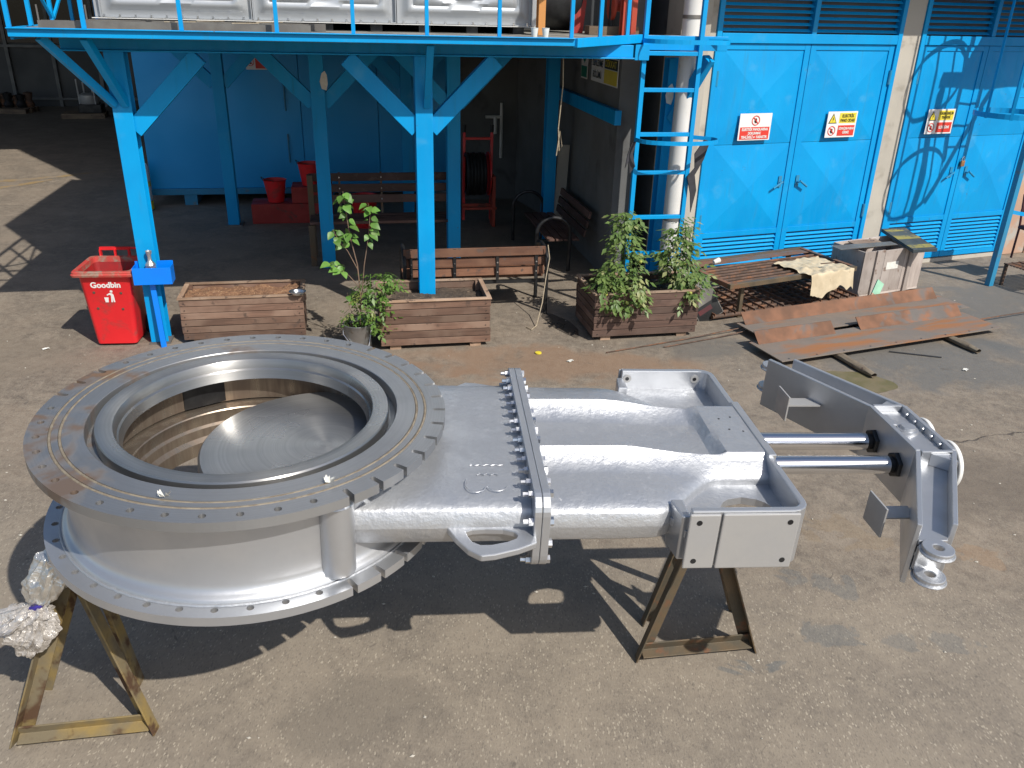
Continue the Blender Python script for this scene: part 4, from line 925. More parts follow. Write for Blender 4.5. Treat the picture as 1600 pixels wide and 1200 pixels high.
# plastic wrapped bundle hanging at the left trestle
fw_ = Thing('wrapped_bundle', 'crumpled foil and clear plastic bundle hanging beside the left trestle', 'packaging', 0, -2.21, 3.12, .67)
def crumple(path, sd, amp=.25, n_=64, m_=60, flare=0.):
    P = [Vector(p[:3]) for p in path]; rs_ = [p[3] for p in path]
    def fn(a, b_):
        f = b_ * (len(P) - 1); i = min(int(f), len(P) - 2); t = f - i; t2 = t * t * (3 - 2 * t)
        c = P[i].lerp(P[i + 1], t); r_ = rs_[i] * (1 - t2) + rs_[i + 1] * t2
        th = 2 * math.pi * a; d = Vector((math.cos(th), math.sin(th) * .75, 0))
        fold = abs(noise.noise(Vector((math.cos(th) * 2.3 + sd, math.sin(th) * 2.3, b_ * 2.2)))) * 1.3 + .5 * abs(noise.noise(Vector((math.cos(th) * 6 + sd, math.sin(th) * 6, b_ * 6 + sd)))) + .25 * noise.noise(Vector((math.cos(th) * 14, math.sin(th) * 14 + sd, b_ * 15)))
        k = 1 + amp * (fold * 1.6 - .5)
        q = c + d * r_ * k; q.z += .03 * noise.noise(Vector((math.cos(th) * 3, math.sin(th) * 3, b_ * 4 + sd)))
        return tuple(q)
    return MB().grid(fn, n_, m_)
fw_.part('foil', crumple([(.09, .14, .44, .02), (.07, .12, .38, .09), (.03, .10, .28, .115), (-.01, .06, .19, .075), (-.03, .04, .15, .03)], 3), 'foil', True, ang=40)
fw_.part('wrap', crumple([(-.03, .04, .16, .03), (-.07, .03, .12, .085), (-.15, .02, .07, .11), (-.22, .01, .02, .085), (-.27, 0, -.02, .03)], 11, .4), 'wrap', True, ang=40)
fw_.part('wrap', crumple([(-.03, .04, .15, .03), (-.05, .02, .09, .085), (-.08, .0, .0, .10), (-.10, .0, -.09, .06), (-.11, 0, -.13, .01)], 17, .4), 'wrap', True, ang=40)
fw_.part('tie', MB().tube([(-.03 + .036 * math.cos(a), .04 + .03 * math.sin(a), .155 + .016 * math.cos(a)) for a in [2 * math.pi * i / 20 for i in range(20)]], .012, 6, closed=True), 'purple', True)

# ------------------------------------------------------------------ wheeled bin
bn = Thing('waste_bin', 'open red plastic wheeled bin with white Goodbin lettering by the post', 'bin', 2, -2.575, 9.03, 0, R(-4))
def taper(w0, d0a, d0b, w1, d1a, d1b, z0, z1, r=.05, k=5):
    p0 = rrect(-w0, w0, d0a, d0b, r, k); p1 = rrect(-w1, w1, d1a, d1b, r, k); n = len(p0)
    return p0, p1, n
def loft2(b, rings, cap0=True, cap1=False):
    n = len(rings[0][0]); base = len(b.v)
    for poly, z in rings: b.v += [(x, y, z) for x, y in poly]
    for i in range(len(rings) - 1):
        for j in range(n): b.f.append((base + i * n + j, base + i * n + (j + 1) % n, base + (i + 1) * n + (j + 1) % n, base + (i + 1) * n + j))
    if cap0: b.f.append(tuple(base + j for j in range(n))[::-1])
    if cap1: b.f.append(tuple(base + (len(rings) - 1) * n + j for j in range(n)))
    return b
def rr_(w_, a, b_, r=.05): return rrect(-w_, w_, a, b_, r, 5)
bn.part('body', loft2(MB(), [(rr_(.205, 0, .42, .04), .03), (rr_(.215, -.004, .43, .05), .08), (rr_(.262, -.04, .50, .05), .78), (rr_(.285, -.055, .52, .05), .81)]), 'red', True, ang=40)
bn.part('rim', loft2(MB(), [(rr_(.285, -.06, .52), .80), (rr_(.318, -.095, .535), .803), (rr_(.322, -.10, .54), .825), (rr_(.312, -.09, .535), .835), (rr_(.312, -.09, .535), .85), (rr_(.305, -.083, .53), .858), (rr_(.262, -.038, .495), .855), (rr_(.258, -.034, .49), .80)], False), 'red_rim', True, ang=30)
bn.part('liner', loft2(MB(), [(rr_(.259, -.036, .493), .81), (rr_(.21, .008, .415), .12)], False, True), 'red_inner', True, ang=40)
hd = MB().tube([(-.2, .53, .84), (-.2, .575, .93), (.27, .575, .93), (.27, .53, .84)], .014, 8)
for x in (-.2, -.045, .1): hd.box(x - .008, x + .008, .53, .58, .84, .925)
hd.box(-.21, .11, .555, .59, .915, .945)
bn.part('handle', hd, 'red', True)
for x in (-.22, .22): bn.part('wheel', MB().lathe([(0, -.025), (.09, -.025), (.1, -.015), (.1, .015), (.09, .025), (0, .025)], 24).xf(Matrix.Translation((x, .44, .1)) @ Matrix.Rotation(R(90), 4, 'Y')), 'black_rubber', True)
fa = math.atan2(.036, .70)      # slope of the front face
def front(x, z, y=.0035): return (x, -.004 - (z - .08) / .70 * .036 - y, z)
bn.inst('lettering', text_mesh('Goodbin', .085, 'white_paint', .30, .003), front(0, .70), (R(90) + fa, 0, 0))
tm = MB()
tm.prism([(-.045, -.055), (-.015, -.055), (-.008, .0), (-.052, .0)], 0, .001)
tm.prism([(.012, -.055), (.028, -.055), (.032, -.01), (.038, -.055), (.052, -.055), (.048, .025), (.036, .045), (.01, .05), (-.022, .03), (-.018, .02), (.008, .03), (.02, .02)], 0, .001)
tm.prism(circ(.03, .066, .014, 14), 0, .001)
tmo = bn.part('tidy_man', tm, 'white_paint'); tmo.location = front(.015, .565); tmo.rotation_euler = (R(90) + fa, 0, 0)
for x, z in ((-.13, .62), (.14, .61), (-.12, .44), (.13, .43)):
    q = bn.part('rivet', MB().lathe([(.014, 0), (.014, .004), (.008, .006), (0, .003)], 12), 'rust_bar', True); q.location = front(x, z, 0); q.rotation_euler = (R(90) + fa, 0, 0)

# ash box on a stand, with a wrapped bottle in it
ab = Thing('ash_stand', 'bright blue steel ash box on a flat bar beside the front left post', 'ash stand', 2, -2.08, 8.95)
ab.part('box', MB().box(-.19, .19, -.06, -.052, .72, .90).box(-.19, .19, .112, .12, .72, .93).box(-.19, -.182, -.0515, .1115, .72, .90).box(.182, .19, -.0515, .1115, .72, .90).box(-.1815, .1815, -.0515, .1115, .72, .73), 'blue_bright', bevel=.002)
ab.part('ash', MB().grid(lambda a, b_: (-.18 + .36 * a, -.05 + .16 * b_, .80 + .012 * nz(a * 9, b_ * 9)), 14, 8), 'soil_dark', True)
ab.part('stand', MB().bar((-.03, .03, .72), (.0, -.02, 0), .055, .03), 'blue_bright', bevel=.003)
bt = Thing('wrapped_bottle', 'bottle wrapped in crinkled silver foil standing in the blue ash box', 'bottle', 2, -2.10, 8.99, .806)
bt.part('foil', MB().grid(lambda a, b_: (lambda r, z: (r * math.cos(6.283 * a) * (1 + .12 * nz(a * 14, b_ * 9, 1)), r * math.sin(6.283 * a) * (1 + .12 * nz(a * 14, b_ * 9, 1)), z))(*((.052, b_ * .2) if b_ < .55 else ((.052 - (b_ - .55) / .2 * .033, .2 * b_) if b_ < .75 else (.019 + .012 * sstep(.85, 1, b_), .15 + (b_ - .75) / .25 * .1)))), 26, 26), 'foil', True)

# ------------------------------------------------------------------ planters
SCREW = MB().lathe([(.006, 0), (.006, .002), (0, .003)], 8).mesh('screw', 'dark_steel')
def planter(label, u, n, rot, L, D, H, wood, soil, fill=.09, seed=0):
    t = Thing('wooden_planter', label, 'planter', 2, u, n, 0, rot, 'wooden planters along the platform')
    nb = 6; bh = (H - .06) / nb
    for yy, nm, ln, ax in ((0, 'f', L, 0), (D, 'b', L, 0)):
        me = MB().box(-ln / 2, ln / 2, -.012, .012, 0, bh - .006).mesh('board', wood)
        for k in range(nb): t.inst('board', me, (L / 2 + random.uniform(-.007, .007), yy + (.012 if yy == 0 else -.012) + random.uniform(-.003, .003), .05 + bh * k + .002), (random.uniform(-.02, .02), random.uniform(-.003, .003), random.uniform(-.005, .005)), bevel=.004)
    me = MB().box(-D / 2 + .027, D / 2 - .027, -.012, .012, 0, bh - .006).mesh('board', wood)
    for x in (.0, L):
        for k in range(nb): t.inst('board', me, (x + (.013 if x == 0 else -.013), D / 2, .05 + bh * k + .002), (0, 0, R(90)), bevel=.004)
    for k in range(nb):
        for x in (.05, L - .05): t.inst('screw', SCREW, (x + random.uniform(-.006, .006), -.004, .05 + bh * (k + .45)), (R(90), 0, 0))
    for x in (.05, L - .05):
        for y in (.05, D - .05): t.part('corner_post', MB().box(x - .022, x + .022, y - .022, y + .022, .05, H - .012), wood)
    cp = MB().box(-L / 2 - .012, L / 2 + .012, -.025, .025, 0, .018).mesh('cap_rail', 'wood_cap'); cq = MB().box(-D / 2 + .04, D / 2 - .04, -.025, .025, 0, .018).mesh('cap_rail', 'wood_cap')
    for y in (.012, D - .012): t.inst('cap_rail', cp, (L / 2, y, H - .009), bevel=.003)
    for x in (.012, L - .012): t.inst('cap_rail', cq, (x, D / 2, H - .009), (0, 0, R(90)), bevel=.003)
    for x in (.16, L - .16): t.part('foot', MB().box(x - .06, x + .06, .03, D - .03, 0, .049), 'wood_cap')
    t.part('soil', MB().grid(lambda a, b_: (.028 + (L - .056) * a, .028 + (D - .056) * b_, H - fill + .035 * nz(a * 7, b_ * 5, seed) + .015 * nz(a * 31, b_ * 25, seed)), 60, 36), soil, True, ang=80)
    return t
pA = planter('weathered wooden planter with bare reddish soil beside the ash stand', -1.88, 8.98, 0, 1.30, .56, .52, 'wood_planter', 'soil_red', .05, 1)
pB = planter('weathered wooden planter with bare dark soil in front of the slatted bench', .235, 8.52, 0, 1.205, .72, .56, 'wood_planter', 'soil_dark', .10, 2)
pC = planter('dark wooden planter holding bushy tomato plants below the ladder', 2.62, 8.50, R(1), 1.25, .74, .56, 'wood_planter_dark', 'soil_dark', .10, 3)
ds = Thing('ash_dish', 'round silver dish on the corner of the reddish soil planter', 'dish', 2, -.63, 8.98, .53)
ds.part('dish', MB().lathe([(0, .004), (.06, .004), (.075, .028), (.092, .034), (.092, .039), (.072, .034), (.055, .010), (0, .010)], 32), 'zinc', True)

# leaves ------------------------------------------------------------------------------------------
def leaf_mesh(name, mt, L, W, fold=.15, droop=.25, heart=True):
    pr = [(0, .0), (.08, .62 if heart else .25), (.25, 1.), (.5, .82), (.75, .45), (1, 0)]
    b = MB(); n = len(pr)
    for t, w_ in pr: b.v.append((t * L, 0, -droop * L * t * t))
    for s_ in (1, -1):
        for t, w_ in pr: b.v.append(((t - (.10 if heart and t < .1 else 0)) * L, s_ * w_ * W / 2, -droop * L * t * t + fold * w_ * W / 2))
    for i in range(n - 1):
        b.f += [(i, i + 1, n + i + 1, n + i), (i + 1, i, 2 * n + i, 2 * n + i + 1)]
    return b.mesh(name, mt, True, 80)
def orient(d, up=Vector((0, 0, 1)), roll=0.):
    d = Vector(d).normalized(); x = d; z = (up - d * up.dot(d)).normalized(); y = z.cross(x)
    M_ = Matrix((x, y, z)).transposed(); return (M_ @ Matrix.Rotation(roll, 3, 'X')).to_euler()
pt = Thing('potted_plant', 'young leafy climber in a dented metal pail between two planters', 'plant', 2, .0, 8.62)
pt.part('pail', MB().lathe([(0, .01), (.125, .01), (.13, 0), (.135, .02), (.152, .29), (.158, .30), (.152, .305), (.145, .29), (.14, .24), (0, .24)], 32), 'zinc_pot', True)
pt.part('pail_handle', MB().tube([(-.155, 0, .285), (-.16, -.06, .2), (-.05, -.165, .07), (.10, -.15, .06), (.155, 0, .285)], .005, 6), 'zinc', True)
pt.part('soil', MB().grid(lambda a, b_: (.14 * math.cos(6.283 * a) * b_, .14 * math.sin(6.283 * a) * b_, .255 + .01 * nz(a * 9, b_ * 9)), 24, 5), 'soil_dark', True)
lm = [leaf_mesh('leaf', 'leaf', .105, .095, .18, .3), leaf_mesh('leaf', 'leaf', .09, .075, .3, .15), leaf_mesh('leaf', 'leaf', .07, .062, .1, .45), leaf_mesh('leaf', 'leaf', .055, .045, .25, .3)]
stems = [([(.02, 0, .25), (.05, .0, .55), (.03, .01, .95), (-.03, .02, 1.25), (-.06, .02, 1.55), (-.075, .0, 1.72)], .009, 30, .55),
         ([(.06, 0, .6), (.10, -.02, .95), (.16, .0, 1.25), (.19, .02, 1.5), (.17, .02, 1.60)], .006, 24, .45),
         ([(.03, .01, .9), (-.06, .0, 1.1), (-.16, .0, 1.24), (-.20, .02, 1.33)], .005, 12, .5),
         ([(.04, 0, .7), (-.06, -.02, .84), (-.17, -.01, .93), (-.24, .0, .98)], .005, 15, .5),
         ([(.0, 0, .3), (-.08, -.03, .5), (-.09, -.04, .66)], .004, 3, .5)]
for pts, r_, k, t0 in stems:
    P = [Vector(p) for p in pts]
    sm = pt.part('stem', MB().tube(P, [r_ * (1 - .7 * i / (len(P) - 1)) for i in range(len(P))], 7), 'bark', True)
    for i in range(k):
        t = t0 + (1 - t0) * (i + .5) / k; f = t * (len(P) - 1); j = min(int(f), len(P) - 2); p = P[j].lerp(P[j + 1], f - j)
        a = random.uniform(0, 6.28); d = Vector((math.cos(a), math.sin(a), random.uniform(-.75, .15)))
        q = p + d.normalized() * .03
        pt.inst('leaf', random.choice(lm), q, orient(d, Vector((random.uniform(-.4, .4), random.uniform(-.9, -.2), 1)), random.uniform(-.5, .5)))
# bushy lower growth
def bush(n_, cx, cy, cz, rx, ry, rz, sz, seed, tl=False):
    rng = random.Random(seed); b = MB()
    for i in range(n_):
        while True:
            x, y, z = rng.uniform(-1, 1), rng.uniform(-1, 1), rng.uniform(-1, 1)
            r2 = x * x + y * y + z * z
            if .12 < r2 < 1 and noise.noise(Vector((x * 2.2 + seed, y * 2.2, z * 2.2))) > -.12: break
        p = Vector((cx + x * rx, cy + y * ry, cz + z * rz))
        a = math.atan2(y, x) + rng.uniform(-.8, .8); d = Vector((math.cos(a), math.sin(a), rng.uniform(-.9, .25))).normalized()
        side = d.cross(Vector((rng.uniform(-.3, .3), rng.uniform(-.5, .1), 1))).normalized(); up = side.cross(d)
        L = sz * rng.uniform(.6, 1.25)
        for (t, ang, k) in ((0., .9, .6), (0., -.9, .6), (.45, .7, .7), (.45, -.7, .7), (.8, 0, .9)) if tl else ((0, 0, 1),):
            o = p + d * L * t; dr_ = (d * math.cos(ang) + side * math.sin(ang)).normalized(); sd_ = up.cross(dr_).normalized(); l = L * .62 * k if tl else L; w_ = l * .30
            dn = Vector((0, 0, -1)) * l * rng.uniform(.1, .45)
            v0 = len(b.v)
            b.v += [tuple(o), tuple(o + dr_ * l * .45 + sd_ * w_ + dn * .3), tuple(o + dr_ * l * .5 + dn * .25 - up * w_ * .3), tuple(o + dr_ * l * .45 - sd_ * w_ + dn * .3), tuple(o + dr_ * l + dn)]
            b.f += [(v0, v0 + 2, v0 + 1), (v0, v0 + 3, v0 + 2), (v0 + 1, v0 + 2, v0 + 4), (v0 + 2, v0 + 3, v0 + 4)]
    return b
bb = bush(190, .17, -.02, .50, .18, .13, .36, .11, 5, True); bb2 = bush(44, .36, .0, .74, .10, .07, .13, .11, 8, True); bb.add(bb2.v, bb2.f)
b3 = bush(34, -.07, 0, .36, .09, .09, .10, .07, 9, True); bb.add(b3.v, b3.f)
pt.part('foliage', bb, 'leaf_lime', True, ang=60, kind='stuff')
for p0, p1 in (((.08, 0, .25), (.16, -.02, .85)), ((.10, 0, .25), (.33, 0, .82)), ((-.05, 0, .25), (-.08, 0, .42))): pt.part('stem', MB().tube([p0, ((p0[0] + p1[0]) / 2 + .02, 0, (p0[2] + p1[2]) / 2), p1], .004, 6), 'leaf', True)

def tomato(label, u, n, parts, seed):
    t = Thing('tomato_plant', label, 'plant', 2, u, n, .45, 0, 'tomato plants in the dark planter')
    b = MB()
    for i, (k, cx, cy, cz, rx, ry, rz) in enumerate(parts):
        q = bush(int(k * 1.6), cx, cy, cz, rx * .85, ry * .9, rz, .14, seed + i, True); b.add(q.v, q.f)
    t.part('foliage', b, 'leaf_tomato', True, ang=60, kind='stuff')
    for i, (k, cx, cy, cz, rx, ry, rz) in enumerate(parts):
        t.part('stem', MB().tube([(cx * .4, cy * .4, 0), (cx * .8, cy * .8, cz * .5), (cx, cy, cz + rz * .5)], [.01, .008, .005], 6), 'leaf', True)
    for i in range(5):
        p = random.choice(parts)
        t.part('fruit', MB().lathe([(0, -.02), (.014, -.014), (.021, 0), (.016, .014), (0, .019)], 12).xf(Matrix.Translation((p[1] + random.uniform(-.8, .8) * p[4], p[2] - p[5] * .9, p[3] + random.uniform(-.6, .6) * p[6]))), 'tomato', True)
tomato('left tomato plant with leaves drooping over the planter front', 2.99, 8.78, [(60, -.20, -.12, .20, .15, .2, .17), (70, .0, -.10, .36, .17, .18, .24), (46, .02, .02, .66, .15, .13, .18), (26, .04, .1, .86, .10, .09, .10), (44, .07, -.27, .12, .13, .09, .26), (22, -.14, -.27, .0, .08, .05, .16)], 21)
tomato('right tomato plant with small pale fruit next to the ladder', 3.68, 8.85, [(60, .02, -.05, .28, .18, .2, .22), (60, .0, .0, .52, .17, .16, .22), (26, .0, .04, .74, .11, .1, .12), (30, .18, -.16, .18, .12, .13, .2), (16, .02, -.3, .06, .08, .05, .14)], 41)

# ------------------------------------------------------------------ benches
def hoop(b, x, y0, y1, z, r=.024, n=10):
    c = (y0 + y1) / 2; h = (y1 - y0) / 2
    return b.tube([(x, y0, 0)] + [(x, c - h * math.cos(math.pi * i / 12), z - h * .55 + h * .55 * math.sin(math.pi * i / 12)) for i in range(13)] + [(x, y1, 0)], r, n)
nbn = Thing('slatted_bench', 'brown slatted park bench seen from behind, beside the middle post', 'bench', 2, .56, 9.62)
sm = MB().box(-.86, .86, -.017, .017, 0, .105).mesh('slat', 'wood_bench')
for k in range(3): nbn.inst('slat', sm, (.87, .02 - .02 * k, .47 + .125 * k), (R(-8), 0, 0), bevel=.006)
sm2 = MB().box(-.86, .86, -.05, .05, 0, .03).mesh('slat', 'wood_bench')
for k in range(4): nbn.inst('slat', sm2, (.87, .12 + .115 * k, .42), bevel=.006)
for x in (.10, .62, 1.14, 1.62):
    nbn.part('back_bracket', MB().box(x - .018, x + .018, -.024, -.012, .42, .82).xf(Matrix.Translation((0, 0, 0))), 'dark_steel')
    for k in range(3): nbn.part('bolt', MB().cyl((x, -.024, .52 + .12 * k), (x, -.030, .52 + .12 * k), .010, 8), 'zinc', True)
for x in (.02, 1.74): nbn.part('arm_hoop', hoop(MB(), x, -.08, .50, .80), 'dark_steel', True)
nbn.part('under_rail', MB().box(.02, 1.74, .02, .06, .36, .40).box(.02, 1.74, .42, .46, .36, .40), 'dark_steel')
ib = Thing('old_bench', 'dark wooden bench with high slatted back deep under the platform', 'bench', 2, -.6, 11.85)
sm = MB().box(-1.06, 1.06, -.018, .018, 0, .115).mesh('slat', 'wood_bench_dark')
for k in range(3): ib.inst('slat', sm, (1.08, .52 + .035 * k, .78 + .15 * k), (R(-10), 0, 0), bevel=.006)
sm3 = MB().box(-1.06, 1.06, -.058, .058, 0, .04).mesh('slat', 'wood_bench_dark')
for k in range(4): ib.inst('slat', sm3, (1.08, .02 + .13 * k, .60), bevel=.006)
for x in (.04, 2.08):
    ib.part('leg', MB().box(x - .04, x + .04, -.03, .05, 0, .59), 'olive_steel'); ib.part('leg', MB().box(x - .04, x + .04, .42, .50, 0, 1.2), 'olive_steel')
for x in (.45, 1.05, 1.6):
    for k in range(3): ib.part('bolt', MB().cyl((x, .50 + .035 * k, .84 + .15 * k), (x, .475 + .035 * k, .84 + .15 * k), .011, 8), 'zinc', True)
    ib.part('back_strut', MB().bar((x, .50, .58), (x, .64, 1.2), .03, .02), 'olive_steel')
wb = Thing('wall_bench', 'dark slatted bench with tubular hoop arms against the side wall', 'bench', 2, 2.78, 11.2)
sm = MB().box(-.017, .017, -.85, .85, 0, .1).mesh('slat', 'wood_bench_dark'); sm2 = MB().box(-.05, .05, -.85, .85, 0, .03).mesh('slat', 'wood_bench_dark')
for k in range(3): wb.inst('slat', sm, (.46 + .03 * k, .9, .48 + .13 * k), (0, R(10), 0), bevel=.006)
for k in range(4): wb.inst('slat', sm2, (-.02 + .12 * k, .9, .43), bevel=.006)
for y in (.02, 1.78):
    c, h = .0, .24
    wb.part('arm_hoop', MB().tube([(c - h, y, 0)] + [(c - h * math.cos(math.pi * i / 12), y, .56 + .22 * math.sin(math.pi * i / 12)) for i in range(13)] + [(c + h, y, 0)], .026, 10), 'dark_steel', True)
single('string', MB().tube([(0, 0, .86), (.02, -.03, .7), (-.03, -.10, .5), (-.10, -.25, .22), (-.22, -.5, .02), (-.30, -.6, .012), (-.34, -.5, .012)], .006, 6), 'rope', 'thin pale string trailing from the bench arm to the ground', 'string', 2, 2.30, 9.53, 0, smooth=True)

# fire point
rs = Thing('fire_bucket_step', 'low red painted two level block at the back of the bay', 'step', 2, -1.1, 14.45, absolute=True)
rs.part('block', MB().box(-1.64, -.30, 14.41, 14.9, 0, .33), 'red_old', bevel=.01); rs.part('block', MB().box(-.97, -.30, 14.43, 14.9, .332, .60), 'red_old', bevel=.01)
for (u, z, lab) in ((-1.24, .335, 'red fire bucket on the lower level of the red block'), (-.66, .605, 'red fire bucket on the upper level of the red block')):
    t = Thing('fire_bucket', lab, 'bucket', 2, u, 14.62, z, 0, 'red fire buckets')
    t.part('bucket', MB().lathe([(0, .0), (.13, .0), (.185, .36), (.195, .365), (.18, .36), (.17, .30), (0, .31)], 28), 'red', True)
    t.part('bail', MB().tube([(-.19, 0, .35), (-.21, -.06, .42), (-.15, -.14, .40), (.0, -.19, .37)], .006, 6), 'dark_steel', True)
t = Thing('fire_bucket', 'red fire bucket showing between the slats of the old bench', 'bucket', 2, .22, 14.1, 0, 0, 'red fire buckets')
t.part('bucket', MB().lathe([(0, .0), (.16, .0), (.22, .52), (.23, .525), (.21, .52), (.2, .46), (0, .46)], 28), 'red', True)
hr = Thing('hose_reel', 'red hose reel trolley with coiled black hose in the dark bay', 'hose reel', 2, 2.12, 14.2)
for x in (-.22, .25): hr.part('upright', MB().bar((x, .0, .05), (x + .03, .12, 1.5), .045, .045), 'red', bevel=.004)
hr.part('handle', MB().box(-.2, .28, .10, .14, 1.38, 1.42), 'red'); hr.part('base', MB().box(-.26, .3, -.12, -.07, .30, .35).box(.23, .28, -.35, -.07, .0, .85).box(-.26, .3, -.35, -.31, .30, .34), 'orange_red', bevel=.004)
hr.part('drum', MB().lathe([(0, -.02), (.36, -.02), (.36, 0), (0, 0)], 32).xf(Matrix.Translation((.2, -.08, .85)) @ Matrix.Rotation(R(90), 4, 'Y')), 'red', True)
for i in range(6): hr.part('hose', MB().tube([(-.17 + .055 * i, -.08 + (.30 - .01 * (i % 2)) * math.cos(a), .85 + (.33 - .01 * (i % 2)) * math.sin(a)) for a in [2 * math.pi * k / 28 for k in range(28)]], .032, 8, closed=True), 'black_rubber', True)
for x in (-.22, .25): hr.part('grip', MB().cyl((x + .03, .12, 1.5), (x + .035, .135, 1.62), .03, 10), 'black_rubber', True)
wp = Thing('wall_pipes', 'white pipes with a valve on the dark back wall', 'pipe', 2, 2.85, 15.95, .8)
wp.part('pipe', MB().cyl((0, 0, .0), (0, 0, 1.0), .03, 10).cyl((-.3, 0, .75), (.0, 0, .75), .03, 10), 'white_pipe', True); wp.part('valve', MB().cyl((-.12, -.03, .45), (-.12, -.03, .75), .035, 10), 'white_pipe', True)
single('leaning_board', MB().box(-.09, .09, -.012, .012, 0, 1.5), 'plaster', 'pale board leaning against the dark side wall', 'board', 2, 3.25, 12.9, 0).rotation_euler = (R(-4), R(3), AZ2)

# ------------------------------------------------------------------ rack table, grating, crate, plates in front of the doors
rt = Thing('rack_table', 'rusty steel table with a barred top in front of the left doors', 'table', 1, 5.86, 7.98, 0, R(5.5))
TL, TD, TH_ = 2.08, .97, .50
for a, b_ in (((0, 0), (TL, 0)), ((0, TD), (TL, TD))): rt.part('top_rail', MB().box(a[0], b_[0], a[1] - .03, a[1] + .03, TH_ - .06, TH_), 'olive_steel', bevel=.003)
for x in (0.03, TL - .03): rt.part('top_rail', MB().box(x - .03, x + .03, .031, TD - .031, TH_ - .058, TH_ + .001), 'rust', bevel=.003)
rt.part('top_strip', MB().box(.062, TL - .062, TD - .20, TD - .032, TH_ - .02, TH_ - .012), 'rust')
for k in range(7): rt.part('bar', MB().cyl((.062, .11 + .095 * k, TH_ - .03), (TL - .062, .11 + .095 * k, TH_ - .03), .018, 10), 'rust_bar', True)
for x in (.5, 1.0, 1.5): rt.part('cross_bar', MB().box(x - .015, x + .015, .031, TD - .2, TH_ - .058, TH_ - .05), 'rust_bar')
for x in (.32, TL - .28):
    for y in (.12, TD - .06): rt.part('leg', MB().box(x - .025, x + .025, y - .025, y + .025, 0, TH_ - .061), 'olive_steel', bevel=.003)
rt.part('stretcher', MB().box(.345, TL - .306, .10, .14, .02, .05).box(.30, .34, .146, TD - .086, .021, .051), 'rust_bar')
gr = Thing('steel_grating', 'rusty floor grating of round bars lying under the barred table', 'grating', 1, 5.76, 8.06, 0, R(2.5))
GL, GD = 2.3, .95
for k in range(9): gr.part('tube', MB().cyl((0, .03 + .112 * k, .055), (GL, .03 + .112 * k, .055), .026, 12), 'rust_bar', True)
for k in range(16): gr.part('flat_bar', MB().box(.02 + .15 * k, .028 + .15 * k, .0, GD, .07, .10), 'rust')
cn = Thing('canvas_rag', 'dirty cream canvas rag draped over the right part of the barred table', 'cloth', 1, 7.03, 7.98, .505, R(5.5))
def cloth(a, b_):
    x = -.02 + .74 * a + .10 * (b_ - .5) * math.sin(a * 5) ; y = (-.10 - .13 * (.75 + .5 * nz(a * 2.1, 7, 1) + .25 * nz(a * 9, 3, 2)) * (1 - b_)) + .78 * b_ * (.85 + .35 * nz(a * 2.6, 1, 5))
    x += .09 * nz(b_ * 4, 2, 0) * (a - .5) * 2 + .16 * (b_ - .4) * (a - .5); z = .010 + .045 * abs(nz(x * 5, y * 5, 4)) + .016 * nz(x * 14, y * 14, 7)
    if y < -.035: z -= (-.035 - y) * 1.6; y = -.040 - (-.035 - y) * .15 + .02 * nz(x * 9, 3, 0)
    return (x, y, z)
cn.part('cloth', MB().grid(cloth, 56, 56), 'canvas', True, ang=70)
single('leather_strip', MB().bar((0, 0, 0), (.16, -.02, .006), .02, .008), 'rust_bar', 'short dark strip lying on the canvas rag', 'strip', 1, 7.33, 8.15, .585)
cup = Thing('paper_cup', 'white paper cup lying on the left corner of the barred table', 'cup', 1, 6.12, 8.72, .505 + .036, R(5))
cup.part('cup', MB().lathe([(0, .003), (.026, .003), (.037, .088), (.040, .09), (.036, .09), (.0255, .01), (0, .01)], 20).xf(Matrix.Rotation(R(78), 4, 'Y')), 'paper', True)
ck = Thing('wooden_crate', 'tall grey wooden crate with battens and broken lid by the doors', 'crate', 1, 8.13, 8.26, 0, R(5))
CW, CD, CH = 1.14, .56, .64
pw = CW / 3
for k in range(3): ck.part('front_board', MB().box(pw * k + .002, pw * (k + 1) - .002, 0, .018, .05, CH - (.0 if k != 1 else .012)), 'wood_grey', bevel=.003)
for x in (.24, .86): ck.part('batten', MB().box(x - .035, x + .035, -.026, -.001, .0, CH + .005), 'wood_grey', bevel=.003)
for x in (0.0, CW - .018): ck.part('side_board', MB().box(x, x + .018, .019, CD, .05, CH), 'wood_grey', bevel=.003)
ck.part('back_board', MB().box(.019, CW - .019, CD - .018, CD - .001, .05, CH), 'wood_grey'); ck.part('floor', MB().box(.0, CW, .0, CD, .02, .049), 'wood_grey')
ck.part('label', MB().box(.44, .66, -.003, -.001, .36, .46).xf(Matrix.Rotation(R(0), 4, 'Y')), 'paper')
ck.part('lid_board', MB().prism([(.10, .12), (.62, .22), (.74, .52), (.2, .5)], .0, .014).xf(Matrix.Translation((0, 0, CH + .002)) @ Matrix.Rotation(R(2), 4, 'Y')), 'wood_cap')
single('grey_sheet', MB().prism([(0, 0), (.95, -.05), (.98, .10), (.02, .20)], 0, .006), 'grey_steel', 'pale grey metal strip sticking out across the crate top', 'sheet', 1, 7.80, 8.36, .672, R(3))
pl_ = single('painted_plank', MB().box(-.17, .17, -.42, .42, 0, .045), 'plank_painted', 'dark plank with yellow stripes lying across the crate', 'plank', 1, 9.07, 8.50, .66, bevel=.004)
for y0, y1 in ((-.36, -.24), (-.02, .12), (.28, .36)): link('stripe', MB().box(-.168, .168, y0, y1, .0455, .0465).mesh('stripe', 'stripe_yellow'), pl_); pl_.rotation_euler = (R(5), R(-3), AZ1 + R(-14))
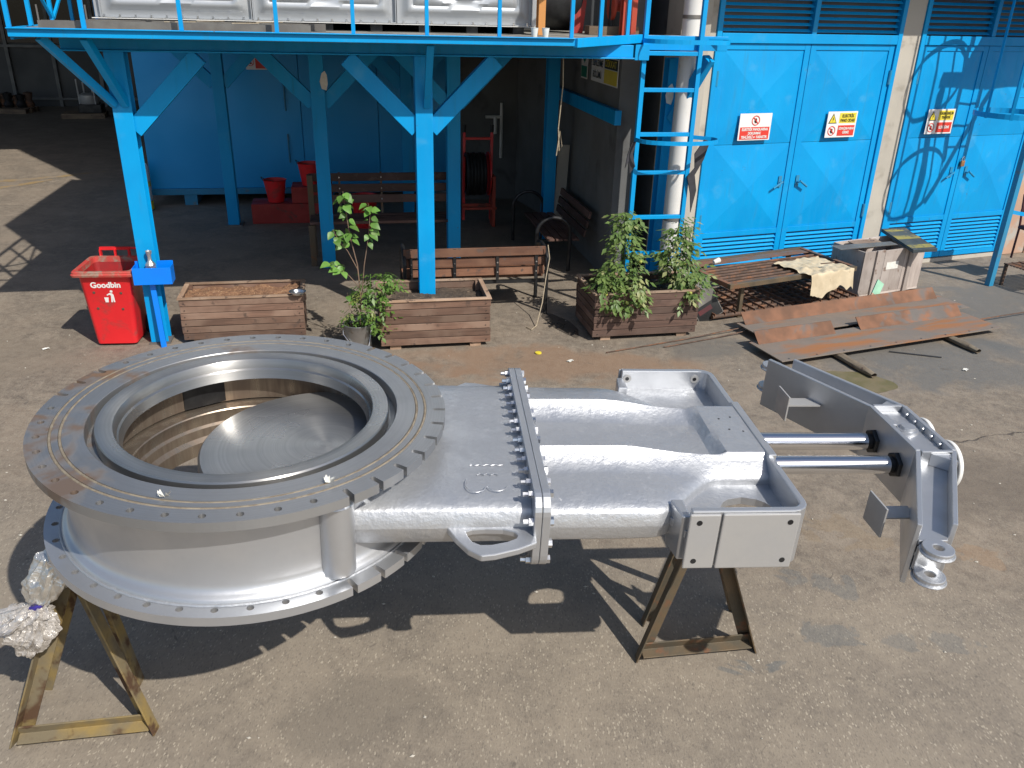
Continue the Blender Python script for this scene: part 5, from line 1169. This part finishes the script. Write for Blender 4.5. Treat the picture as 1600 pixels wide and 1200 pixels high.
for u, n, L, mt, lab, rt_ in ((8.02, 7.86, .42, 'mint', 'short board with mint green paint leaning by the crate', -38),):
    o = single('green_board', MB().box(-.055, .055, -.01, .01, 0, L * .5), 'mint', lab, 'board', 1, 8.12, 7.95, .16); o.rotation_euler = (R(-35), R(35), AZ1 + R(-20))
    q = link('bare_end', MB().box(-.055, .055, -.0102, .0098, -L * .5, -.001).mesh('bare_end', 'wood_cap'), o)
# rusty ribbed plates on timbers
def ribbed(label, u, n, rot, L, D, zt, cut=None):
    t = Thing('ribbed_plate', label, 'steel plate', 1, u, n, zt, rot, 'rusty ribbed plates')
    t.part('plate', MB().box(0, L, 0, D, 0, .012), 'rust_plate', bevel=.002)
    segs = [(.06, L - .12)] if not cut else [(.06, cut[0]), (cut[1], L - .12)]
    for a, b_ in segs: t.part('rib', MB().prism([(D - .10, .0125), (D - .088, .0125), (D + .03, .13), (D + .018, .132)], a, b_, 'yz'), 'rust', bevel=.002)
    for k in range(9): t.part('hole', MB().cyl((.12 + (L - .24) * k / 8, .04, .0125), (.12 + (L - .24) * k / 8, .04, .0135), .011, 10), 'dark_steel')
    return t
ribbed('nearer of two rusty ribbed steel plates resting on timbers', 5.66, 6.60, R(1.2), 3.25, .58, .075, (1.15, 1.52))
ribbed('farther of two rusty ribbed steel plates, behind the other', 5.88, 7.24, R(2.0), 3.25, .50, .082)
for u, n, L, lab in ((6.44, 6.08, .95, 'left weathered timber under the rusty plates'), (8.10, 6.26, .9, 'right weathered timber under the rusty plates')):
    b = MB().grid(lambda a, c: (.045 * math.cos(6.283 * c) * (1.25 if abs(math.cos(6.283 * c)) > .7 else 1.1) * (1 - .35 * sstep(.25, 0, a)) + .01 * nz(a * 9, c * 5), L * a, .036 + .036 * math.sin(6.283 * c) * (1 - .3 * sstep(.2, 0, a)) + .004 * nz(a * 12, c * 6, 2)), 22, 12)
    single('timber', b, 'wood_batten', lab, 'timber', 1, u, n, .001, R(-3), 'timbers under the plates', smooth=True)
for i, (p, q, lab) in enumerate((((4.05, 7.55), (6.05, 7.68), 'longer thin steel rod on the ground beside the dark planter'), ((4.75, 7.50), (6.15, 7.60), 'shorter thin steel rod on the ground in front of the plates'))):
    single('steel_rod', MB().tube([(0, 0, .012), ((q[0] - p[0]) * .5, (q[1] - p[1]) * .5 + .02, .012), (q[0] - p[0], q[1] - p[1], .06)], .007, 6), 'rust_bar', lab, 'rod', 1, p[0], p[1], 0, smooth=True)
single('steel_rod', MB().tube([(0, 0, .011), (.45, -.32, .011)], .007, 6), 'dark_steel', 'short dark rod lying below the plates between the timbers', 'rod', 1, 7.15, 6.62, 0, smooth=True)
single('steel_rod', MB().tube([(0, .0, .012), (.7, .02, .02), (1.5, .06, .012)], .008, 6), 'rust_bar', 'thin rod poking out right of the rusty plates', 'rod', 1, 8.75, 7.05, .03, smooth=True)
lb = Thing('leaning_placard', 'small grey placard with a dark label leaning on the dark planter', 'placard', 1, 5.80, 8.12, 0)
lb.part('sheet', MB().box(-.17, .17, -.006, .006, .02, .52).xf(Matrix.Rotation(R(-28), 4, 'Y') @ Matrix.Rotation(R(-14), 4, 'X')), 'grey_steel')
lb.part('label', MB().box(-.16, .16, -.009, -.0065, .03, .24).xf(Matrix.Rotation(R(-28), 4, 'Y') @ Matrix.Rotation(R(-14), 4, 'X')), 'sign_black')
lb.part('band', MB().box(-.13, .06, -.0105, -.0095, .14, .20).xf(Matrix.Rotation(R(-28), 4, 'Y') @ Matrix.Rotation(R(-14), 4, 'X')), 'maroon')

# ------------------------------------------------------------------ right edge: caged ladder of the next platform, chair, perforated step
rl = Thing('tall_caged_ladder', 'blue cage of a tall access ladder in front of the right doors', 'ladder', 1, 10.25, 8.45, 2.2, absolute=True)
cx, cn_, rc = 10.24, 8.38, .46
for z in (2.32, 3.72, 4.9):
    pts = [(cx + rc * math.cos(a), cn_ + rc * math.sin(a), z) for a in [R(10 * k) for k in range(37)]]; hb = MB()
    for p, q in zip(pts, pts[1:]): hb.bar(p, q, .008, .065)
    rl.part('hoop', hb, 'blue')
for a in (-180, -140, -105, -70, -35, 0): rl.part('cage_bar', MB().box(-.004, .004, -.018, .018, 2.28, 5.0).xf(Matrix.Translation((cx + rc * math.cos(R(a)), cn_ + rc * math.sin(R(a)), 0)) @ Matrix.Rotation(R(a), 4, 'Z')), 'blue')
for u in (10.62, 11.02): rl.part('stringer', MB().box(u - .02, u + .02, 8.66, 8.71, 2.3, 5.0), 'blue')
for k in range(9): rl.part('rung', MB().cyl((10.64, 8.685, 2.5 + .3 * k), (11.0, 8.685, 2.5 + .3 * k), .012, 8), 'blue', True)
np_ = Thing('next_platform', 'blue steel platform above the right doors with one post in view', 'platform', 1, 11, 8.3, absolute=True)
np_.part('deck', MB().box(10.72, 13.5, 8.28, 9.3, 3.78, 3.86), 'blue'); np_.part('post', MB().box(10.40, 10.48, 8.16, 8.24, 0, 3.78), 'blue_worn', bevel=.003)
np_.part('rail', MB().bar((10.49, 8.2, 1.05), (11.8, 8.1, .80), .05, .05), 'blue'); np_.part('beam', MB().box(10.40, 13.5, 8.16, 8.26, 3.865, 3.98), 'blue')
np_.part('stay', MB().bar((10.62, 8.25, 2.2), (11.4, 8.29, 3.75), .07, .07), 'blue')
st_ = Thing('perforated_step', 'low rusty step with perforated tread at the right edge', 'step', 1, 10.62, 7.62)
for k in range(12): st_.part('tread_bar', MB().box(0, .9, .05 * k, .05 * k + .028, .30, .31), 'rust_bar')
for k in range(7): st_.part('tread_bar', MB().box(.0 + .14 * k, .03 + .14 * k, 0, .58, .311, .316), 'rust_bar')
for x in (.02, .88):
    for y in (.02, .55): st_.part('leg', MB().box(x - .018, x + .018, y - .018, y + .018, 0, .299), 'rust_bar')
chs = Thing('old_chair', 'maroon tube chair with dark seat half out of frame at right', 'chair', 1, 10.95, 7.95, .32)
for x in (0, .42):
    chs.part('leg', MB().tube([(x, 0, 0), (x, 0, .42), (x, .02, .46)], .015, 8), 'maroon', True); chs.part('leg', MB().tube([(x, .42, 0), (x, .42, .45), (x, .48, .9)], .015, 8), 'maroon', True)
chs.part('seat', MB().box(-.02, .44, -.02, .44, .42, .48), 'maroon', bevel=.02); chs.part('backrest', MB().box(.0, .42, .44, .48, .62, .9), 'black_rubber', bevel=.015)

# ------------------------------------------------------------------ small litter on the yard
for i, (x, y, mt, lab) in enumerate(((.62, 8.25, 'paper', 'white paper scrap on the concrete near the dark planter'), (.28, 8.45, 'sign_yellow', 'flat yellow cap on the concrete near the dark planter'), (-5.0, 8.2, 'paper', 'small pale scrap on the ground left of the red bin'), (4.9, 8.3, 'paper', 'white crumb on the concrete below the rusty plates'))):
    if mt == 'sign_yellow': b = MB().lathe([(0, .0), (.035, .0), (.035, .012), (0, .014)], 18)
    else: b = MB().grid(lambda a, c: (.07 * (a - .5) + .02 * nz(a * 5, c * 5, i), .045 * (c - .5), .006 + .012 * abs(nz(a * 7, c * 7, i + 3))), 8, 6)
    single('litter', b, mt, lab, 'litter', 0, x, y, .004, random.uniform(0, 3), smooth=True)
rng = random.Random(3); b = MB()
for i in range(420):
    x = rng.uniform(-7, 8); y = rng.uniform(2.2, 11); s_ = rng.uniform(.003, .011); a = rng.uniform(0, 3.1)
    p = [(x + s_ * math.cos(a + k * 1.57) * (1.6 if k % 2 else .8), y + s_ * math.sin(a + k * 1.57), .003) for k in range(4)]
    v0 = len(b.v); b.v += p + [(x, y, .003 + s_ * .7)]; b.f += [(v0 + k, v0 + (k + 1) % 4, v0 + 4) for k in range(4)]
gv = link('grit', b.mesh('grit', 'plaster')); gv['kind'] = 'stuff'; gv['label'] = 'pale crumbs and grit scattered over the concrete yard'; gv['category'] = 'grit'
